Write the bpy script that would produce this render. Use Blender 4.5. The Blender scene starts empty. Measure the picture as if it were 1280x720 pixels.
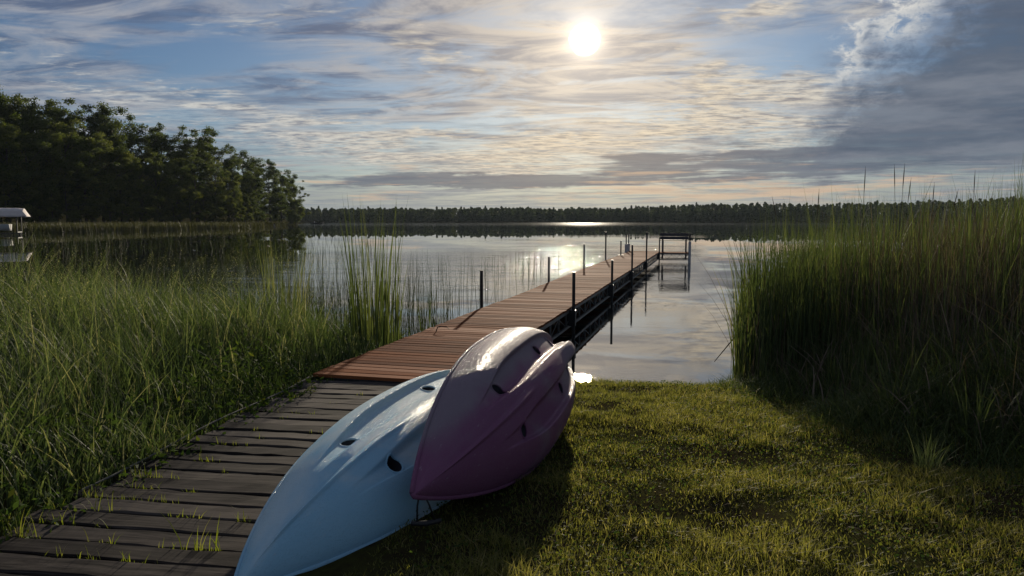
import bpy, bmesh, math, random
import numpy as np
from mathutils import Vector, Matrix, Euler
R = math.radians
rnd = random.Random(11)
rng = np.random.default_rng(11)
scene = bpy.context.scene
C = scene.collection

# ------------------------------------------------------------------ camera
F, H = 920.0, 1.85                       # focal length in photo pixels, eye height above the water
PITCH = math.atan(85 / F)
cam_d = bpy.data.cameras.new('camera'); cam = bpy.data.objects.new('camera', cam_d); C.objects.link(cam)
cam.location = (0, 0, H); cam.rotation_euler = (math.pi / 2 - PITCH, 0, 0)
cam_d.sensor_width = 36; cam_d.lens = 36 * F / 1280; cam_d.clip_start = 0.05; cam_d.clip_end = 6000
scene.camera = cam

def ray(x, y):
    u, v = (x - 640) / F, (360 - y) / F
    c, s = math.cos(PITCH), math.sin(PITCH)
    return np.array([u, c + v * s, -s + v * c])
def at(x, y, z):                          # where the sight line through a photo pixel meets height z
    r = ray(x, y); return np.array([0, 0, H]) + r * ((z - H) / r[2])
def at_d(x, y, d):                        # ... or reaches the distance d
    r = ray(x, y); return np.array([0, 0, H]) + r * (d / r[1])
def azel(x, y):
    r = ray(x, y); r = r / np.linalg.norm(r)
    return math.degrees(math.atan2(r[0], r[1])), math.degrees(math.asin(r[2]))
def proj(p):
    p = np.asarray(p, float) - np.array([0, 0, H]); c, s = math.cos(PITCH), math.sin(PITCH)
    d = p[..., 1] * c - p[..., 2] * s; v = p[..., 1] * s + p[..., 2] * c
    return np.stack([640 + F * p[..., 0] / d, 360 - F * v / d], -1)

# ------------------------------------------------------------------ exposure, sun, sky
vs = scene.view_settings
scene.display_settings.display_device = 'sRGB'
vs.view_transform = 'Standard'; vs.look = 'None'; vs.exposure = 0; vs.gamma = 1; vs.use_curve_mapping = False
SUN_AZ, SUN_EL = azel(731, 49)
sun_d = bpy.data.lights.new('sun', 'SUN'); sun = bpy.data.objects.new('sun', sun_d); C.objects.link(sun)
sun_d.energy = 5.0; sun_d.angle = R(0.9); sun_d.color = (1.0, 0.87, 0.68)
_sv = Vector((math.sin(R(SUN_AZ)) * math.cos(R(SUN_EL)), math.cos(R(SUN_AZ)) * math.cos(R(SUN_EL)), math.sin(R(SUN_EL))))
sun.rotation_euler = _sv.to_track_quat('Z', 'Y').to_euler()
SUN_DIR = _sv

class X:                                   # a float socket with arithmetic
    nt = None
    def __init__(s, sock): s.s = sock
    @staticmethod
    def m(op, *a, clamp=False):
        n = X.nt.nodes.new('ShaderNodeMath'); n.operation = op; n.use_clamp = clamp
        for i, v in enumerate(a):
            if isinstance(v, X): X.nt.links.new(v.s, n.inputs[i])
            else: n.inputs[i].default_value = float(v)
        return X(n.outputs[0])
    def __add__(s, o): return X.m('ADD', s, o)
    __radd__ = __add__
    def __sub__(s, o): return X.m('SUBTRACT', s, o)
    def __rsub__(s, o): return X.m('SUBTRACT', o, s)
    def __mul__(s, o): return X.m('MULTIPLY', s, o)
    __rmul__ = __mul__
    def __truediv__(s, o): return X.m('DIVIDE', s, o)
    def __rtruediv__(s, o): return X.m('DIVIDE', o, s)
    def __pow__(s, o): return X.m('POWER', s, o)
    def mx(s, o): return X.m('MAXIMUM', s, o)
    def mn(s, o): return X.m('MINIMUM', s, o)
    def ab(s): return X.m('ABSOLUTE', s)
    def exp(s): return X.m('EXPONENT', s)
    def sat(s): return X.m('ADD', s, 0.0, clamp=True)
def sstep(x, a, b):
    n = X.nt.nodes.new('ShaderNodeMapRange'); n.interpolation_type = 'SMOOTHSTEP'
    X.nt.links.new(x.s, n.inputs[0])
    if a <= b:
        n.inputs[1].default_value = a; n.inputs[2].default_value = b
    else:
        n.inputs[1].default_value = b; n.inputs[2].default_value = a; n.inputs[3].default_value = 1; n.inputs[4].default_value = 0
    return X(n.outputs[0])
def vec(x, y, z=0.0):
    n = X.nt.nodes.new('ShaderNodeCombineXYZ')
    for i, v in enumerate((x, y, z)):
        if isinstance(v, X): X.nt.links.new(v.s, n.inputs[i])
        else: n.inputs[i].default_value = v
    return n.outputs[0]
def noise(v, scale, detail=4, rough=0.5, dist=0.0):
    n = X.nt.nodes.new('ShaderNodeTexNoise'); n.noise_dimensions = '3D'
    X.nt.links.new(v, n.inputs['Vector'])
    n.inputs['Scale'].default_value = scale; n.inputs['Detail'].default_value = detail
    n.inputs['Roughness'].default_value = rough; n.inputs['Distortion'].default_value = dist
    return X(n.outputs['Fac'])
def mixc(f, a, b, mode='MIX'):
    n = X.nt.nodes.new('ShaderNodeMix'); n.data_type = 'RGBA'; n.blend_type = mode; n.clamp_result = False
    if isinstance(f, X): X.nt.links.new(f.s, n.inputs[0])
    else: n.inputs[0].default_value = f
    for k, c in ((6, a), (7, b)):
        if isinstance(c, tuple): n.inputs[k].default_value = (*c, 1)
        else: X.nt.links.new(c, n.inputs[k])
    return n.outputs[2]

world = bpy.data.worlds.new('World'); scene.world = world; world.use_nodes = True
wt = world.node_tree; X.nt = wt
for n in list(wt.nodes): wt.nodes.remove(n)
SKY_STRENGTH = 0.1
def lin(r, g, b):                          # photo sRGB value -> radiance in units of the background strength
    f = lambda c: ((c / 255 + .055) / 1.055) ** 2.4 if c > 10 else c / 255 / 12.92
    return (f(r) / SKY_STRENGTH, f(g) / SKY_STRENGTH, f(b) / SKY_STRENGTH)
sky = wt.nodes.new('ShaderNodeTexSky'); sky.sky_type = 'NISHITA'; sky.sun_disc = False
sky.sun_elevation = R(SUN_EL); sky.sun_rotation = R(SUN_AZ); sky.altitude = 300
sky.air_density = 1.0; sky.dust_density = 0.6; sky.ozone_density = 2.5
tc = wt.nodes.new('ShaderNodeTexCoord')
sp = wt.nodes.new('ShaderNodeSeparateXYZ'); wt.links.new(tc.outputs['Generated'], sp.inputs[0])
dx, dy, dz = X(sp.outputs[0]), X(sp.outputs[1]), X(sp.outputs[2])
az = X.m('ARCTAN2', dx, dy) * 57.29578
el = X.m('ARCSINE', dz) * 57.29578
elp = el.mx(0.0)
kk = 1.0 / (dz.mx(0.0) + 0.045)
P = vec(dx * kk, dy * kk, 0.0)             # flat cloud deck seen in perspective
A = vec(az * 0.1, el * 0.1, 3.7)           # direction chart for broad shapes
w1 = noise(A, 1.3, 5, 0.55) - 0.5
w2 = noise(vec(az * 0.1, el * 0.22, 9.1), 1.7, 6, 0.6) - 0.5
w3 = noise(vec(az * 0.1, el * 0.3, 1.3), 4.0, 6, 0.62) - 0.5
azw = az + w1 * 7.0 + w3 * 2.0
elw = el + w2 * 3.2 + w3 * 1.2
def blob(px, py, rx, ry, rot=0.0, wx=azw, wy=elw):
    a0, e0 = azel(px, py); ca, sa = math.cos(R(rot)), math.sin(R(rot))
    x0, y0 = wx - a0, wy - e0
    x1, y1 = (x0 * ca + y0 * sa) / rx, (y0 * ca - x0 * sa) / ry
    return ((x1 * x1 + y1 * y1) * -1.0).exp()
# angle from the sun
cs = (dx * SUN_DIR.x + dy * SUN_DIR.y + dz * SUN_DIR.z).mn(1.0)
th = X.m('ARCCOSINE', cs) * 57.29578
glow_w = (th * th * (-1 / (13.0 ** 2))).exp()
glow_m = (th * (-1 / 4.2)).exp()
# clear sky
col = mixc(1.0, sky.outputs[0], (0.36, 0.44, 0.55), 'MULTIPLY')
# thin grey-lavender veil, streaked
v1 = noise(vec(dx * kk * 0.55 + dy * kk * 0.25, dy * kk * 0.9, 4.0), 1.5, 9, 0.62, 1.1)
veil = sstep(v1 + w1 * 0.25, 0.36, 0.66)
gap = blob(985, 62, 6.0, 2.2, 8)
gap2 = blob(300, 130, 8.0, 1.3, -14)
veil = veil * (1.0 - gap * 0.95) * (1.0 - gap2 * 0.5)
veil = (veil * 1.0 + glow_w * 0.55 * (1.0 - gap)).sat()
vt = noise(vec(dx * kk * 0.5 + dy * kk * 0.2, dy * kk * 0.9, 12.0), 2.4, 9, 0.64, 1.3)
vcol = mixc(sstep(vt + w2 * 0.3, 0.38, 0.62), lin(90, 100, 124), lin(172, 171, 174))
vcol = mixc(glow_w * 0.8, vcol, mixc(sstep(vt, 0.36, 0.62), lin(158, 148, 142), lin(224, 204, 176)))
col = mixc(veil * 0.85, col, vcol)
# pale strip over the horizon
hz = (elp * elp * (-1 / (3.4 ** 2))).exp()
col = mixc(hz * 0.9, col, mixc(glow_w, lin(136, 144, 150), lin(170, 166, 154)))
# mottled altocumulus
a1 = noise(vec(dx * kk * 0.9, dy * kk * 1.7, 0.0), 5.0, 8, 0.66, 0.5)
a2 = noise(vec(dx * kk, dy * kk * 1.2, 6.0), 0.7, 3, 0.5)
band = (blob(250, 135, 10.0, 1.5, -12) + blob(450, 175, 8.0, 1.4, -10) + blob(600, 195, 9.0, 1.7, -3) + blob(900, 95, 4.5, 1.2, -14) + blob(960, 140, 7.0, 2.6, -4) * 1.2
        + blob(1010, 4, 8.0, 1.1, 0) + blob(540, 60, 7.0, 1.6, -28) * 0.8 + blob(760, 175, 10.0, 1.8) + blob(330, 25, 5.0, 0.8, 10) * 0.8).sat()
ac = sstep(a1 + (a2 - 0.5) * (0.25 + sstep(th, 24.0, 45.0) * 0.7) + band * 0.30 + w3 * 0.12, 0.58, 0.78)
brk = sstep(noise(vec(dx * kk * 0.6 + dy * kk * 0.15, dy * kk * 0.8, 21.0), 1.7, 6, 0.6, 0.8), 0.40, 0.56)
ac = ac * (0.25 + 0.75 * brk) * (0.12 + 0.88 * band + sstep(th, 24.0, 45.0) * 0.75).sat() * sstep(el, 0.4, 2.5)
gn = (th * th * (-1 / (17.0 ** 2))).exp()
accol = mixc(gn, lin(204, 204, 200), lin(244, 222, 186))
acs = sstep(noise(vec(dx * kk * 0.9, dy * kk * 1.7 + 0.09, 0.0), 6.5, 7, 0.66), 0.4, 0.66)
accol = mixc(acs * 0.92, accol, mixc(gn, lin(116, 122, 138), lin(160, 148, 136)))
col = mixc(ac * 0.9, col, accol)
# dark bars lying low and grey cloud round the sun
bar_n = noise(vec(az * 0.05, el * 0.75, 2.2), 2.4, 6, 0.6)
bars = sstep(bar_n + blob(590, 226, 13.0, 0.5, 0, az + w1 * 6, el + w3 * 0.9) * 0.46 + blob(940, 205, 12.0, 1.2, 0) * 0.30 - 0.06, 0.53, 0.68)
bars = bars * sstep(el, 1.0, 2.0) * sstep(el, 9.0, 4.5)
col = mixc(bars * 0.82, col, mixc(gn, lin(92, 104, 122), lin(128, 120, 116)))
# peach light caught under the bars
pe = sstep(noise(vec(az * 0.06, el * 0.9, 7.7), 2.6, 6, 0.6) + blob(930, 238, 14.0, 1.0) * 0.18, 0.54, 0.72) * sstep(el, 0.9, 1.8) * sstep(el, 6.5, 3.0)
col = mixc(pe * 0.6, col, lin(222, 186, 150))
# slate bank in the south-east with a ragged sunlit rim
a0, e0 = azel(1128, 25); a1_, e1_ = azel(960, 205)
ln = math.hypot(a1_ - a0, e1_ - e0); nx_, ny_ = -(e1_ - e0) / ln, (a1_ - a0) / ln
if nx_ < 0: nx_, ny_ = -nx_, -ny_
w4 = noise(vec(az * 0.1, el * 0.16, 8.3), 6.5, 8, 0.66, 0.4) - 0.5
bn = noise(vec(az * 0.06, el * 0.28, 5.5), 2.6, 6, 0.55)
sd = (az - a0) * nx_ + (el - e0) * ny_ + w1 * 8.0 + w2 * 5.0 + w4 * 6.0 + 0.6
bank = sstep(sd + w4 * 3.0, -1.2, 4.5) * (0.82 + 0.3 * sstep(bn, 0.3, 0.6)).sat() * sstep(el + w3 * 1.2, 2.6, 4.6) * sstep(az, 95.0, 55.0) * sstep(el + w1 * 14.0, 34.0, 20.0)
rim = (((sd + 0.2) * (sd + 0.2)) * -1.1).exp() * sstep(el + w3 * 3.0, 7.0, 11.5) * sstep(az, 95.0, 40.0) * sstep(el + w1 * 14.0, 30.0, 19.0)
bcol = mixc(sstep(bn, 0.35, 0.7), lin(80, 92, 110), lin(118, 125, 137))
col = mixc(bank * 0.94, col, bcol)
col = mixc((rim * sstep(w4, -0.16, 0.12) * 0.9).sat(), col, lin(222, 220, 214))
# the sun burning through thin cloud
def addc(c, f, k):
    n = wt.nodes.new('ShaderNodeVectorMath'); n.operation = 'SCALE'; n.inputs[0].default_value = k; wt.links.new(f.s, n.inputs['Scale'])
    a = wt.nodes.new('ShaderNodeVectorMath'); a.operation = 'ADD'; wt.links.new(c, a.inputs[0]); wt.links.new(n.outputs[0], a.inputs[1])
    return a.outputs[0]
halo = glow_m * (0.6 + 0.8 * v1) * (1.0 - gap * 0.6)
col = addc(col, halo, (5.0, 4.1, 3.0))
col = addc(col, (th * th * (-1 / (1.3 ** 2))).exp(), (9, 7.6, 5.8))
col = addc(col, sstep(th + (vt - 0.5) * 0.5, 1.2, 0.8), (60, 52, 40))
bg = wt.nodes.new('ShaderNodeBackground'); bg.inputs['Strength'].default_value = SKY_STRENGTH
wt.links.new(col, bg.inputs['Color'])
wo = wt.nodes.new('ShaderNodeOutputWorld'); wt.links.new(bg.outputs[0], wo.inputs['Surface'])
world.cycles.sampling_method = 'MANUAL'; world.cycles.sample_map_resolution = 1024
scene.cycles.use_denoising = True
scene.cycles.sample_clamp_indirect = 6.0
scene.cycles.max_bounces = 8; scene.cycles.transparent_max_bounces = 8
scene.cycles.caustics_reflective = False; scene.cycles.caustics_refractive = False

# ------------------------------------------------------------------ helpers: materials
def new_mat(name):
    m = bpy.data.materials.new(name); m.use_nodes = True
    nt = m.node_tree; X.nt = nt
    for n in list(nt.nodes): nt.nodes.remove(n)
    out = nt.nodes.new('ShaderNodeOutputMaterial')
    return m, nt, out
def setin(nt, node, key, v):
    s = node.inputs[key]
    if isinstance(v, X): nt.links.new(v.s, s)
    elif isinstance(v, tuple): s.default_value = (*v, 1) if len(v) == 3 and len(s.default_value) == 4 else v
    elif isinstance(v, (int, float)): s.default_value = v
    else: nt.links.new(v, s)
def principled(nt, out, **kw):
    p = nt.nodes.new('ShaderNodeBsdfPrincipled')
    for k, v in kw.items(): setin(nt, p, k.replace('_', ' '), v)
    if out: nt.links.new(p.outputs[0], out.inputs['Surface'])
    return p
def bump(nt, h, strength, dist=0.02, normal=None):
    b = nt.nodes.new('ShaderNodeBump'); b.inputs['Strength'].default_value = strength; b.inputs['Distance'].default_value = dist
    nt.links.new(h.s, b.inputs['Height'])
    if normal: nt.links.new(normal, b.inputs['Normal'])
    return b.outputs[0]
def objco(nt, which='Object'):
    t = nt.nodes.new('ShaderNodeTexCoord'); return t.outputs[which]
def position(nt):
    g = nt.nodes.new('ShaderNodeNewGeometry'); return g.outputs['Position']
def split(v):
    n = X.nt.nodes.new('ShaderNodeSeparateXYZ'); X.nt.links.new(v, n.inputs[0]); return [X(n.outputs[i]) for i in range(3)]
def attr(nt, name):
    a = nt.nodes.new('ShaderNodeAttribute'); a.attribute_name = name; return X(a.outputs['Fac'])
def ramp(f, stops):
    n = X.nt.nodes.new('ShaderNodeValToRGB'); X.nt.links.new(f.s, n.inputs[0])
    cr = n.color_ramp
    while len(cr.elements) < len(stops): cr.elements.new(0.5)
    for e, (p, c) in zip(cr.elements, stops): e.position = p; e.color = (*c, 1)
    return n.outputs[0]
def objrand(nt):
    return X(nt.nodes.new('ShaderNodeObjectInfo').outputs['Random'])

def leaf_mat(name, stops, trans=0.45, rough=0.58, spec=0.17):
    """thin foliage: diffuse and light let through, colour picked by each blade's own tint"""
    m, nt, out = new_mat(name)
    t = attr(nt, 'tint')
    col = ramp(t, stops)
    p = principled(nt, None, Base_Color=col, Roughness=rough, Specular_IOR_Level=spec)
    tr = nt.nodes.new('ShaderNodeBsdfTranslucent')
    tcol = mixc(1.0, col, (1.15, 1.2, 0.55), 'MULTIPLY'); nt.links.new(tcol, tr.inputs['Color'])
    mx = nt.nodes.new('ShaderNodeMixShader'); mx.inputs[0].default_value = trans
    nt.links.new(p.outputs[0], mx.inputs[1]); nt.links.new(tr.outputs[0], mx.inputs[2])
    nt.links.new(mx.outputs[0], out.inputs['Surface'])
    return m
def metal_mat(name, c, rough=0.45, metallic=0.7):
    m, nt, out = new_mat(name)
    o = objco(nt); n = noise(o, 9.0, 5, 0.6)
    principled(nt, out, Base_Color=mixc(n, tuple(v * 0.7 for v in c), tuple(v * 1.25 for v in c)), Roughness=n * 0.3 + (rough - 0.15), Metallic=metallic)
    return m
def paint_mat(name, c, rough=0.5, var=0.15, scale=4.0):
    m, nt, out = new_mat(name)
    n = noise(objco(nt), scale, 5, 0.6)
    principled(nt, out, Base_Color=mixc(n, tuple(v * (1 - var) for v in c), tuple(min(1, v * (1 + var)) for v in c)), Roughness=rough)
    return m
M = {}
# foliage
M['lawn'] = leaf_mat('lawn_grass', [(0, (0.050, 0.066, 0.014)), (0.45, (0.158, 0.158, 0.048)), (0.8, (0.26, 0.24, 0.078)), (1, (0.36, 0.30, 0.14))], 0.55)
M['meadow'] = leaf_mat('meadow_grass', [(0, (0.032, 0.054, 0.026)), (0.5, (0.082, 0.116, 0.052)), (0.85, (0.165, 0.195, 0.098)), (1, (0.30, 0.28, 0.19))], 0.48)
M['reed'] = leaf_mat('green_reed', [(0, (0.030, 0.048, 0.024)), (0.5, (0.075, 0.102, 0.044)), (0.9, (0.15, 0.17, 0.07)), (1, (0.22, 0.21, 0.11))], 0.42)
M['dry'] = leaf_mat('dry_reed', [(0, (0.065, 0.050, 0.040)), (0.5, (0.12, 0.092, 0.072)), (1, (0.23, 0.18, 0.14))], 0.2, 0.8, 0.05)
M['shore_reed'] = leaf_mat('shore_reed', [(0, (0.026, 0.030, 0.014)), (0.6, (0.060, 0.062, 0.030)), (1, (0.11, 0.10, 0.055))], 0.3)
M['sedge'] = leaf_mat('sedge_leaf', [(0, (0.040, 0.062, 0.026)), (0.5, (0.085, 0.115, 0.042)), (0.9, (0.16, 0.18, 0.07)), (1, (0.24, 0.22, 0.11))], 0.42)
M['rush'] = leaf_mat('bulrush', [(0, (0.02, 0.03, 0.012)), (0.7, (0.04, 0.055, 0.02)), (1, (0.09, 0.075, 0.04))], 0.25)
M['tuft'] = leaf_mat('tuft_grass', [(0, (0.10, 0.14, 0.018)), (0.6, (0.20, 0.22, 0.03)), (1, (0.30, 0.27, 0.10))], 0.5)
M['weed'] = leaf_mat('weed_leaf', [(0, (0.030, 0.055, 0.018)), (0.6, (0.060, 0.095, 0.026)), (1, (0.16, 0.17, 0.03))], 0.4, 0.7, 0.05)
M['tree_a'] = leaf_mat('dark_tree_leaf', [(0, (0.040, 0.060, 0.022)), (0.6, (0.075, 0.098, 0.032)), (1, (0.12, 0.14, 0.045))], 0.5, 0.6, 0.1)
M['tree_b'] = leaf_mat('green_tree_leaf', [(0, (0.050, 0.072, 0.022)), (0.6, (0.110, 0.130, 0.040)), (1, (0.17, 0.18, 0.055))], 0.52, 0.6, 0.1)
M['far_wood'] = leaf_mat('far_wood_leaf', [(0, (0.034, 0.050, 0.032)), (0.6, (0.058, 0.078, 0.046)), (1, (0.085, 0.10, 0.052))], 0.3, 0.7, 0.05)

def bark():
    m, nt, out = new_mat('bark'); x, y, z = split(objco(nt))
    n = noise(vec(x, y, z * 0.25), 6.0, 6, 0.6)
    principled(nt, out, Base_Color=ramp(n, [(0.3, (0.030, 0.024, 0.018)), (0.7, (0.085, 0.07, 0.055))]), Roughness=0.9, Normal=bump(nt, n, 0.6))
    return m
M['bark'] = bark()

def wood_mat(name, stops, rough, spec=0.15, crack=0.4, rv=0.3, wet=0.0):
    """boards: grain runs along the plank's own x axis"""
    m, nt, out = new_mat(name)
    x, y, z = split(objco(nt)); r = objrand(nt)
    co = vec(x * 0.9 + r * 37.0, y * 14.0, z * 14.0 + r * 11.0)
    g = noise(co, 2.2, 8, 0.62, 0.6)
    big = noise(vec(x * 1.4 + r * 19.0, y * 3.0, r * 5.0), 1.6, 4, 0.5)
    c = ramp((g * 0.75 + big * 0.35 + (r - 0.5) * rv - 0.05).sat(), stops)
    cr = sstep(noise(vec(x * 0.6 + r * 53.0, y * 30.0, r * 3.0), 2.0, 6, 0.55), 0.62, 0.72)
    c = mixc(cr * crack, c, tuple(v * 0.25 for v in stops[0][1]))
    principled(nt, out, Base_Color=c, Roughness=g * 0.2 + (rough - 0.1), Specular_IOR_Level=sstep(r, 0.62, 0.95) * wet + spec, Normal=bump(nt, g - cr * 0.8, 0.35, 0.006))
    return m
M['cedar'] = wood_mat('red_brown_deck_board', [(0.25, (0.10, 0.030, 0.012)), (0.5, (0.20, 0.068, 0.026)), (0.8, (0.31, 0.115, 0.048))], 0.88, 0.02, crack=0.35, rv=0.42, wet=0.06)
M['old'] = wood_mat('weathered_dark_board', [(0.28, (0.007, 0.006, 0.0055)), (0.45, (0.022, 0.0185, 0.0165)), (0.66, (0.085, 0.072, 0.062))], 0.85, 0.08, crack=0.8)
M['black_metal'] = metal_mat('dark_pipe', (0.022, 0.022, 0.024), 0.5, 0.3)
M['alu'] = metal_mat('grey_aluminium', (0.10, 0.105, 0.11), 0.45, 0.7)
M['pvc'] = paint_mat('grey_white_plastic', (0.42, 0.42, 0.42), 0.45)
M['bench'] = paint_mat('dark_bench_board', (0.030, 0.030, 0.036), 0.5)
M['canvas'] = paint_mat('canopy_canvas', (0.62, 0.56, 0.52), 0.8, 0.18, 2.0)
M['boat_dark'] = paint_mat('dark_boat_paint', (0.03, 0.034, 0.04), 0.4)
M['boat_white'] = paint_mat('white_boat_paint', (0.65, 0.65, 0.63), 0.35, 0.08)
M['motor'] = paint_mat('outboard_black', (0.02, 0.02, 0.022), 0.35)
M['rope'] = paint_mat('black_cord', (0.012, 0.012, 0.013), 0.6)
M['scupper'] = paint_mat('scupper_painted_shade', (0.035, 0.035, 0.045), 0.5)  # shade inside the holes put into the colour, darker than the hull plastic
M['cable'] = paint_mat('weathered_cable', (0.12, 0.115, 0.10), 0.7)
M['dead_wood'] = paint_mat('bleached_wood', (0.40, 0.38, 0.34), 0.8)
M['mud_wood'] = paint_mat('wet_dark_stub', (0.025, 0.02, 0.015), 0.6)

def ground_mat():
    m, nt, out = new_mat('ground'); p = position(nt)
    n = noise(p, 1.1, 6, 0.6); f = noise(p, 22.0, 6, 0.65)
    c = mixc(sstep(n * 0.6 + f * 0.4, 0.42, 0.60), (0.028, 0.022, 0.013), (0.045, 0.046, 0.015))
    principled(nt, out, Base_Color=c, Roughness=0.95, Specular_IOR_Level=0.0, Normal=bump(nt, f + n, 0.4, 0.02))
    return m
M['ground'] = ground_mat()

def water_mat():
    m, nt, out = new_mat('lake_water'); p = position(nt)
    x, y, z = split(p)
    # how ruffled the surface is: glassy in the lee of the dock and reeds, breeze further out and to the west
    far = sstep(y, 120.0, 330.0)
    lee = sstep(x - y * 0.268 + noise(p, 0.25, 3, 0.5) * 1.5, 0.8, -0.4)     # 1 west of the dock
    patch = sstep(noise(vec(x * 0.03, y * 0.11, 2.0), 1.0, 4, 0.55) + sstep(y, 17.0, 22.0) * sstep(y, 46.0, 32.0) * 0.25, 0.46, 0.66)
    gust = sstep(noise(vec(x * 0.22, y * 0.55, 7.0), 1.6, 4, 0.6), 0.46, 0.72) * 0.85 + 0.15
    near_dock = sstep(x - y * 0.268, -26.0, -10.0)
    breeze = (lee * near_dock * patch * gust * sstep(y, 9.0, 14.0) * sstep(y, 110.0, 45.0))
    r1 = noise(vec(x * 1.0, y * 2.4, 0.0), 2.6, 3, 0.55, 0.4)
    r2 = noise(vec(x * 0.8, y * 2.0, 4.0), 9.0, 3, 0.55, 0.3)
    swell = noise(vec(x * 0.35, y * 1.1, 9.0), 1.0, 2, 0.5)
    edge = sstep(y, 9.6, 7.6) * sstep(noise(vec(x * 1.2, y * 0.8, 3.0), 1.1, 3, 0.5), 0.42, 0.62)
    spark = sstep(noise(vec(x, y * 0.8, 5.0), 8.0, 1, 0.5), 0.615, 0.735) * sstep(noise(vec(x * 0.15, y * 0.5, 3.3), 1.0, 3, 0.55), 0.40, 0.58) * lee * near_dock * sstep(y, 14.0, 18.0) * sstep(y, 70.0, 40.0)
    fr = noise(vec(x * 0.12, y * 0.5, 1.0), 1.0, 4, 0.6)
    hgt = r1 * (breeze * 0.009 + 0.000025) + r2 * (breeze * 0.004 + 0.00002 + edge * 0.004) + swell * 0.00004 + fr * far * 0.03 + spark * 0.008
    b = nt.nodes.new('ShaderNodeBump'); b.inputs['Strength'].default_value = 1.0; b.inputs['Distance'].default_value = 1.0
    nt.links.new(hgt.s, b.inputs['Height'])
    principled(nt, out, Base_Color=(0.012, 0.014, 0.013), Roughness=far * 0.06 + 0.004, IOR=2.1, Specular_IOR_Level=0.5, Normal=b.outputs[0])
    return m
M['water'] = water_mat()

# ------------------------------------------------------------------ helpers: objects
def obj(name, me, mat=None, parent=None, loc=None, rot=None, scl=None):
    o = bpy.data.objects.new(name, me); C.objects.link(o)
    if mat is not None and me is not None and not me.materials: me.materials.append(mat)
    if parent is not None: o.parent = parent
    if loc is not None: o.location = tuple(float(v) for v in loc)
    if rot is not None: o.rotation_euler = rot
    if scl is not None: o.scale = scl if isinstance(scl, tuple) else (scl,) * 3
    return o
def tag(o, label=None, cat=None, group=None, kind=None):
    if label: o['label'] = label
    if cat: o['category'] = cat
    if group: o['group'] = group
    if kind: o['kind'] = kind
    return o
def empty(name, loc=(0, 0, 0), rotz=0.0):
    o = bpy.data.objects.new(name, None); C.objects.link(o); o.empty_display_size = 0.1
    o.location = tuple(float(v) for v in loc); o.rotation_euler = (0, 0, rotz); return o
def copy_tree(o, parent=None):
    c = o.copy(); C.objects.link(c)
    if parent is not None: c.parent = parent
    for ch in list(o.children): copy_tree(ch, c)
    return c
def np_mesh(name, verts, quads=None, tris=None, tint=None, smooth=False):
    me = bpy.data.meshes.new(name)
    verts = np.asarray(verts, np.float32).reshape(-1, 3)
    q = np.zeros((0, 4), np.int32) if quads is None else np.asarray(quads, np.int32).reshape(-1, 4)
    t = np.zeros((0, 3), np.int32) if tris is None else np.asarray(tris, np.int32).reshape(-1, 3)
    me.vertices.add(len(verts)); me.vertices.foreach_set('co', verts.ravel())
    loops = np.concatenate([q.ravel(), t.ravel()]).astype(np.int32)
    me.loops.add(len(loops)); me.loops.foreach_set('vertex_index', loops)
    starts = np.concatenate([np.arange(len(q)) * 4, len(q) * 4 + np.arange(len(t)) * 3]).astype(np.int32)
    me.polygons.add(len(starts)); me.polygons.foreach_set('loop_start', starts)
    if smooth: me.polygons.foreach_set('use_smooth', np.ones(len(starts), bool))
    me.update(calc_edges=True)
    if tint is not None:
        a = me.attributes.new('tint', 'FLOAT', 'POINT'); a.data.foreach_set('value', np.asarray(tint, np.float32).ravel())
    return me
class MB:                                   # collects boxes and tubes for ONE part
    def __init__(s): s.v = []; s.f = []
    def add(s, vs_, fs):
        o = len(s.v); s.v += [tuple(map(float, v)) for v in vs_]; s.f += [tuple(i + o for i in f) for f in fs]; return s
    def box(s, lo, hi):
        x0, y0, z0 = lo; x1, y1, z1 = hi
        return s.add([(x0, y0, z0), (x1, y0, z0), (x1, y1, z0), (x0, y1, z0), (x0, y0, z1), (x1, y0, z1), (x1, y1, z1), (x0, y1, z1)],
                     [(3, 2, 1, 0), (4, 5, 6, 7), (0, 1, 5, 4), (1, 2, 6, 5), (2, 3, 7, 6), (3, 0, 4, 7)])
    def tube(s, pts, rad, n=8, cap=True):
        pts = [Vector(tuple(map(float, p))) for p in pts]
        rs = rad if isinstance(rad, (list, tuple)) else [rad] * len(pts)
        o = len(s.v); prev = None
        for i, p in enumerate(pts):
            d = (pts[min(i + 1, len(pts) - 1)] - pts[max(i - 1, 0)]).normalized()
            a = d.orthogonal().normalized() if prev is None else (prev - d * prev.dot(d)).normalized()
            prev = a; b = d.cross(a)
            for k in range(n):
                w = 2 * math.pi * k / n
                s.v.append(tuple(p + (a * math.cos(w) + b * math.sin(w)) * rs[i]))
        for i in range(len(pts) - 1):
            for k in range(n):
                k2 = (k + 1) % n
                s.f.append((o + i * n + k, o + i * n + k2, o + (i + 1) * n + k2, o + (i + 1) * n + k))
        if cap:
            s.f.append(tuple(o + k for k in reversed(range(n)))); s.f.append(tuple(o + (len(pts) - 1) * n + k for k in range(n)))
        return s
    def mesh(s, name, smooth=False):
        me = bpy.data.meshes.new(name); me.from_pydata(s.v, [], s.f); me.update()
        if smooth: me.polygons.foreach_set('use_smooth', [True] * len(me.polygons))
        return me
    def build(s, name, mat, parent=None, smooth=False, **kw):
        return obj(name, s.mesh(name, smooth), mat, parent, **kw)

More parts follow.
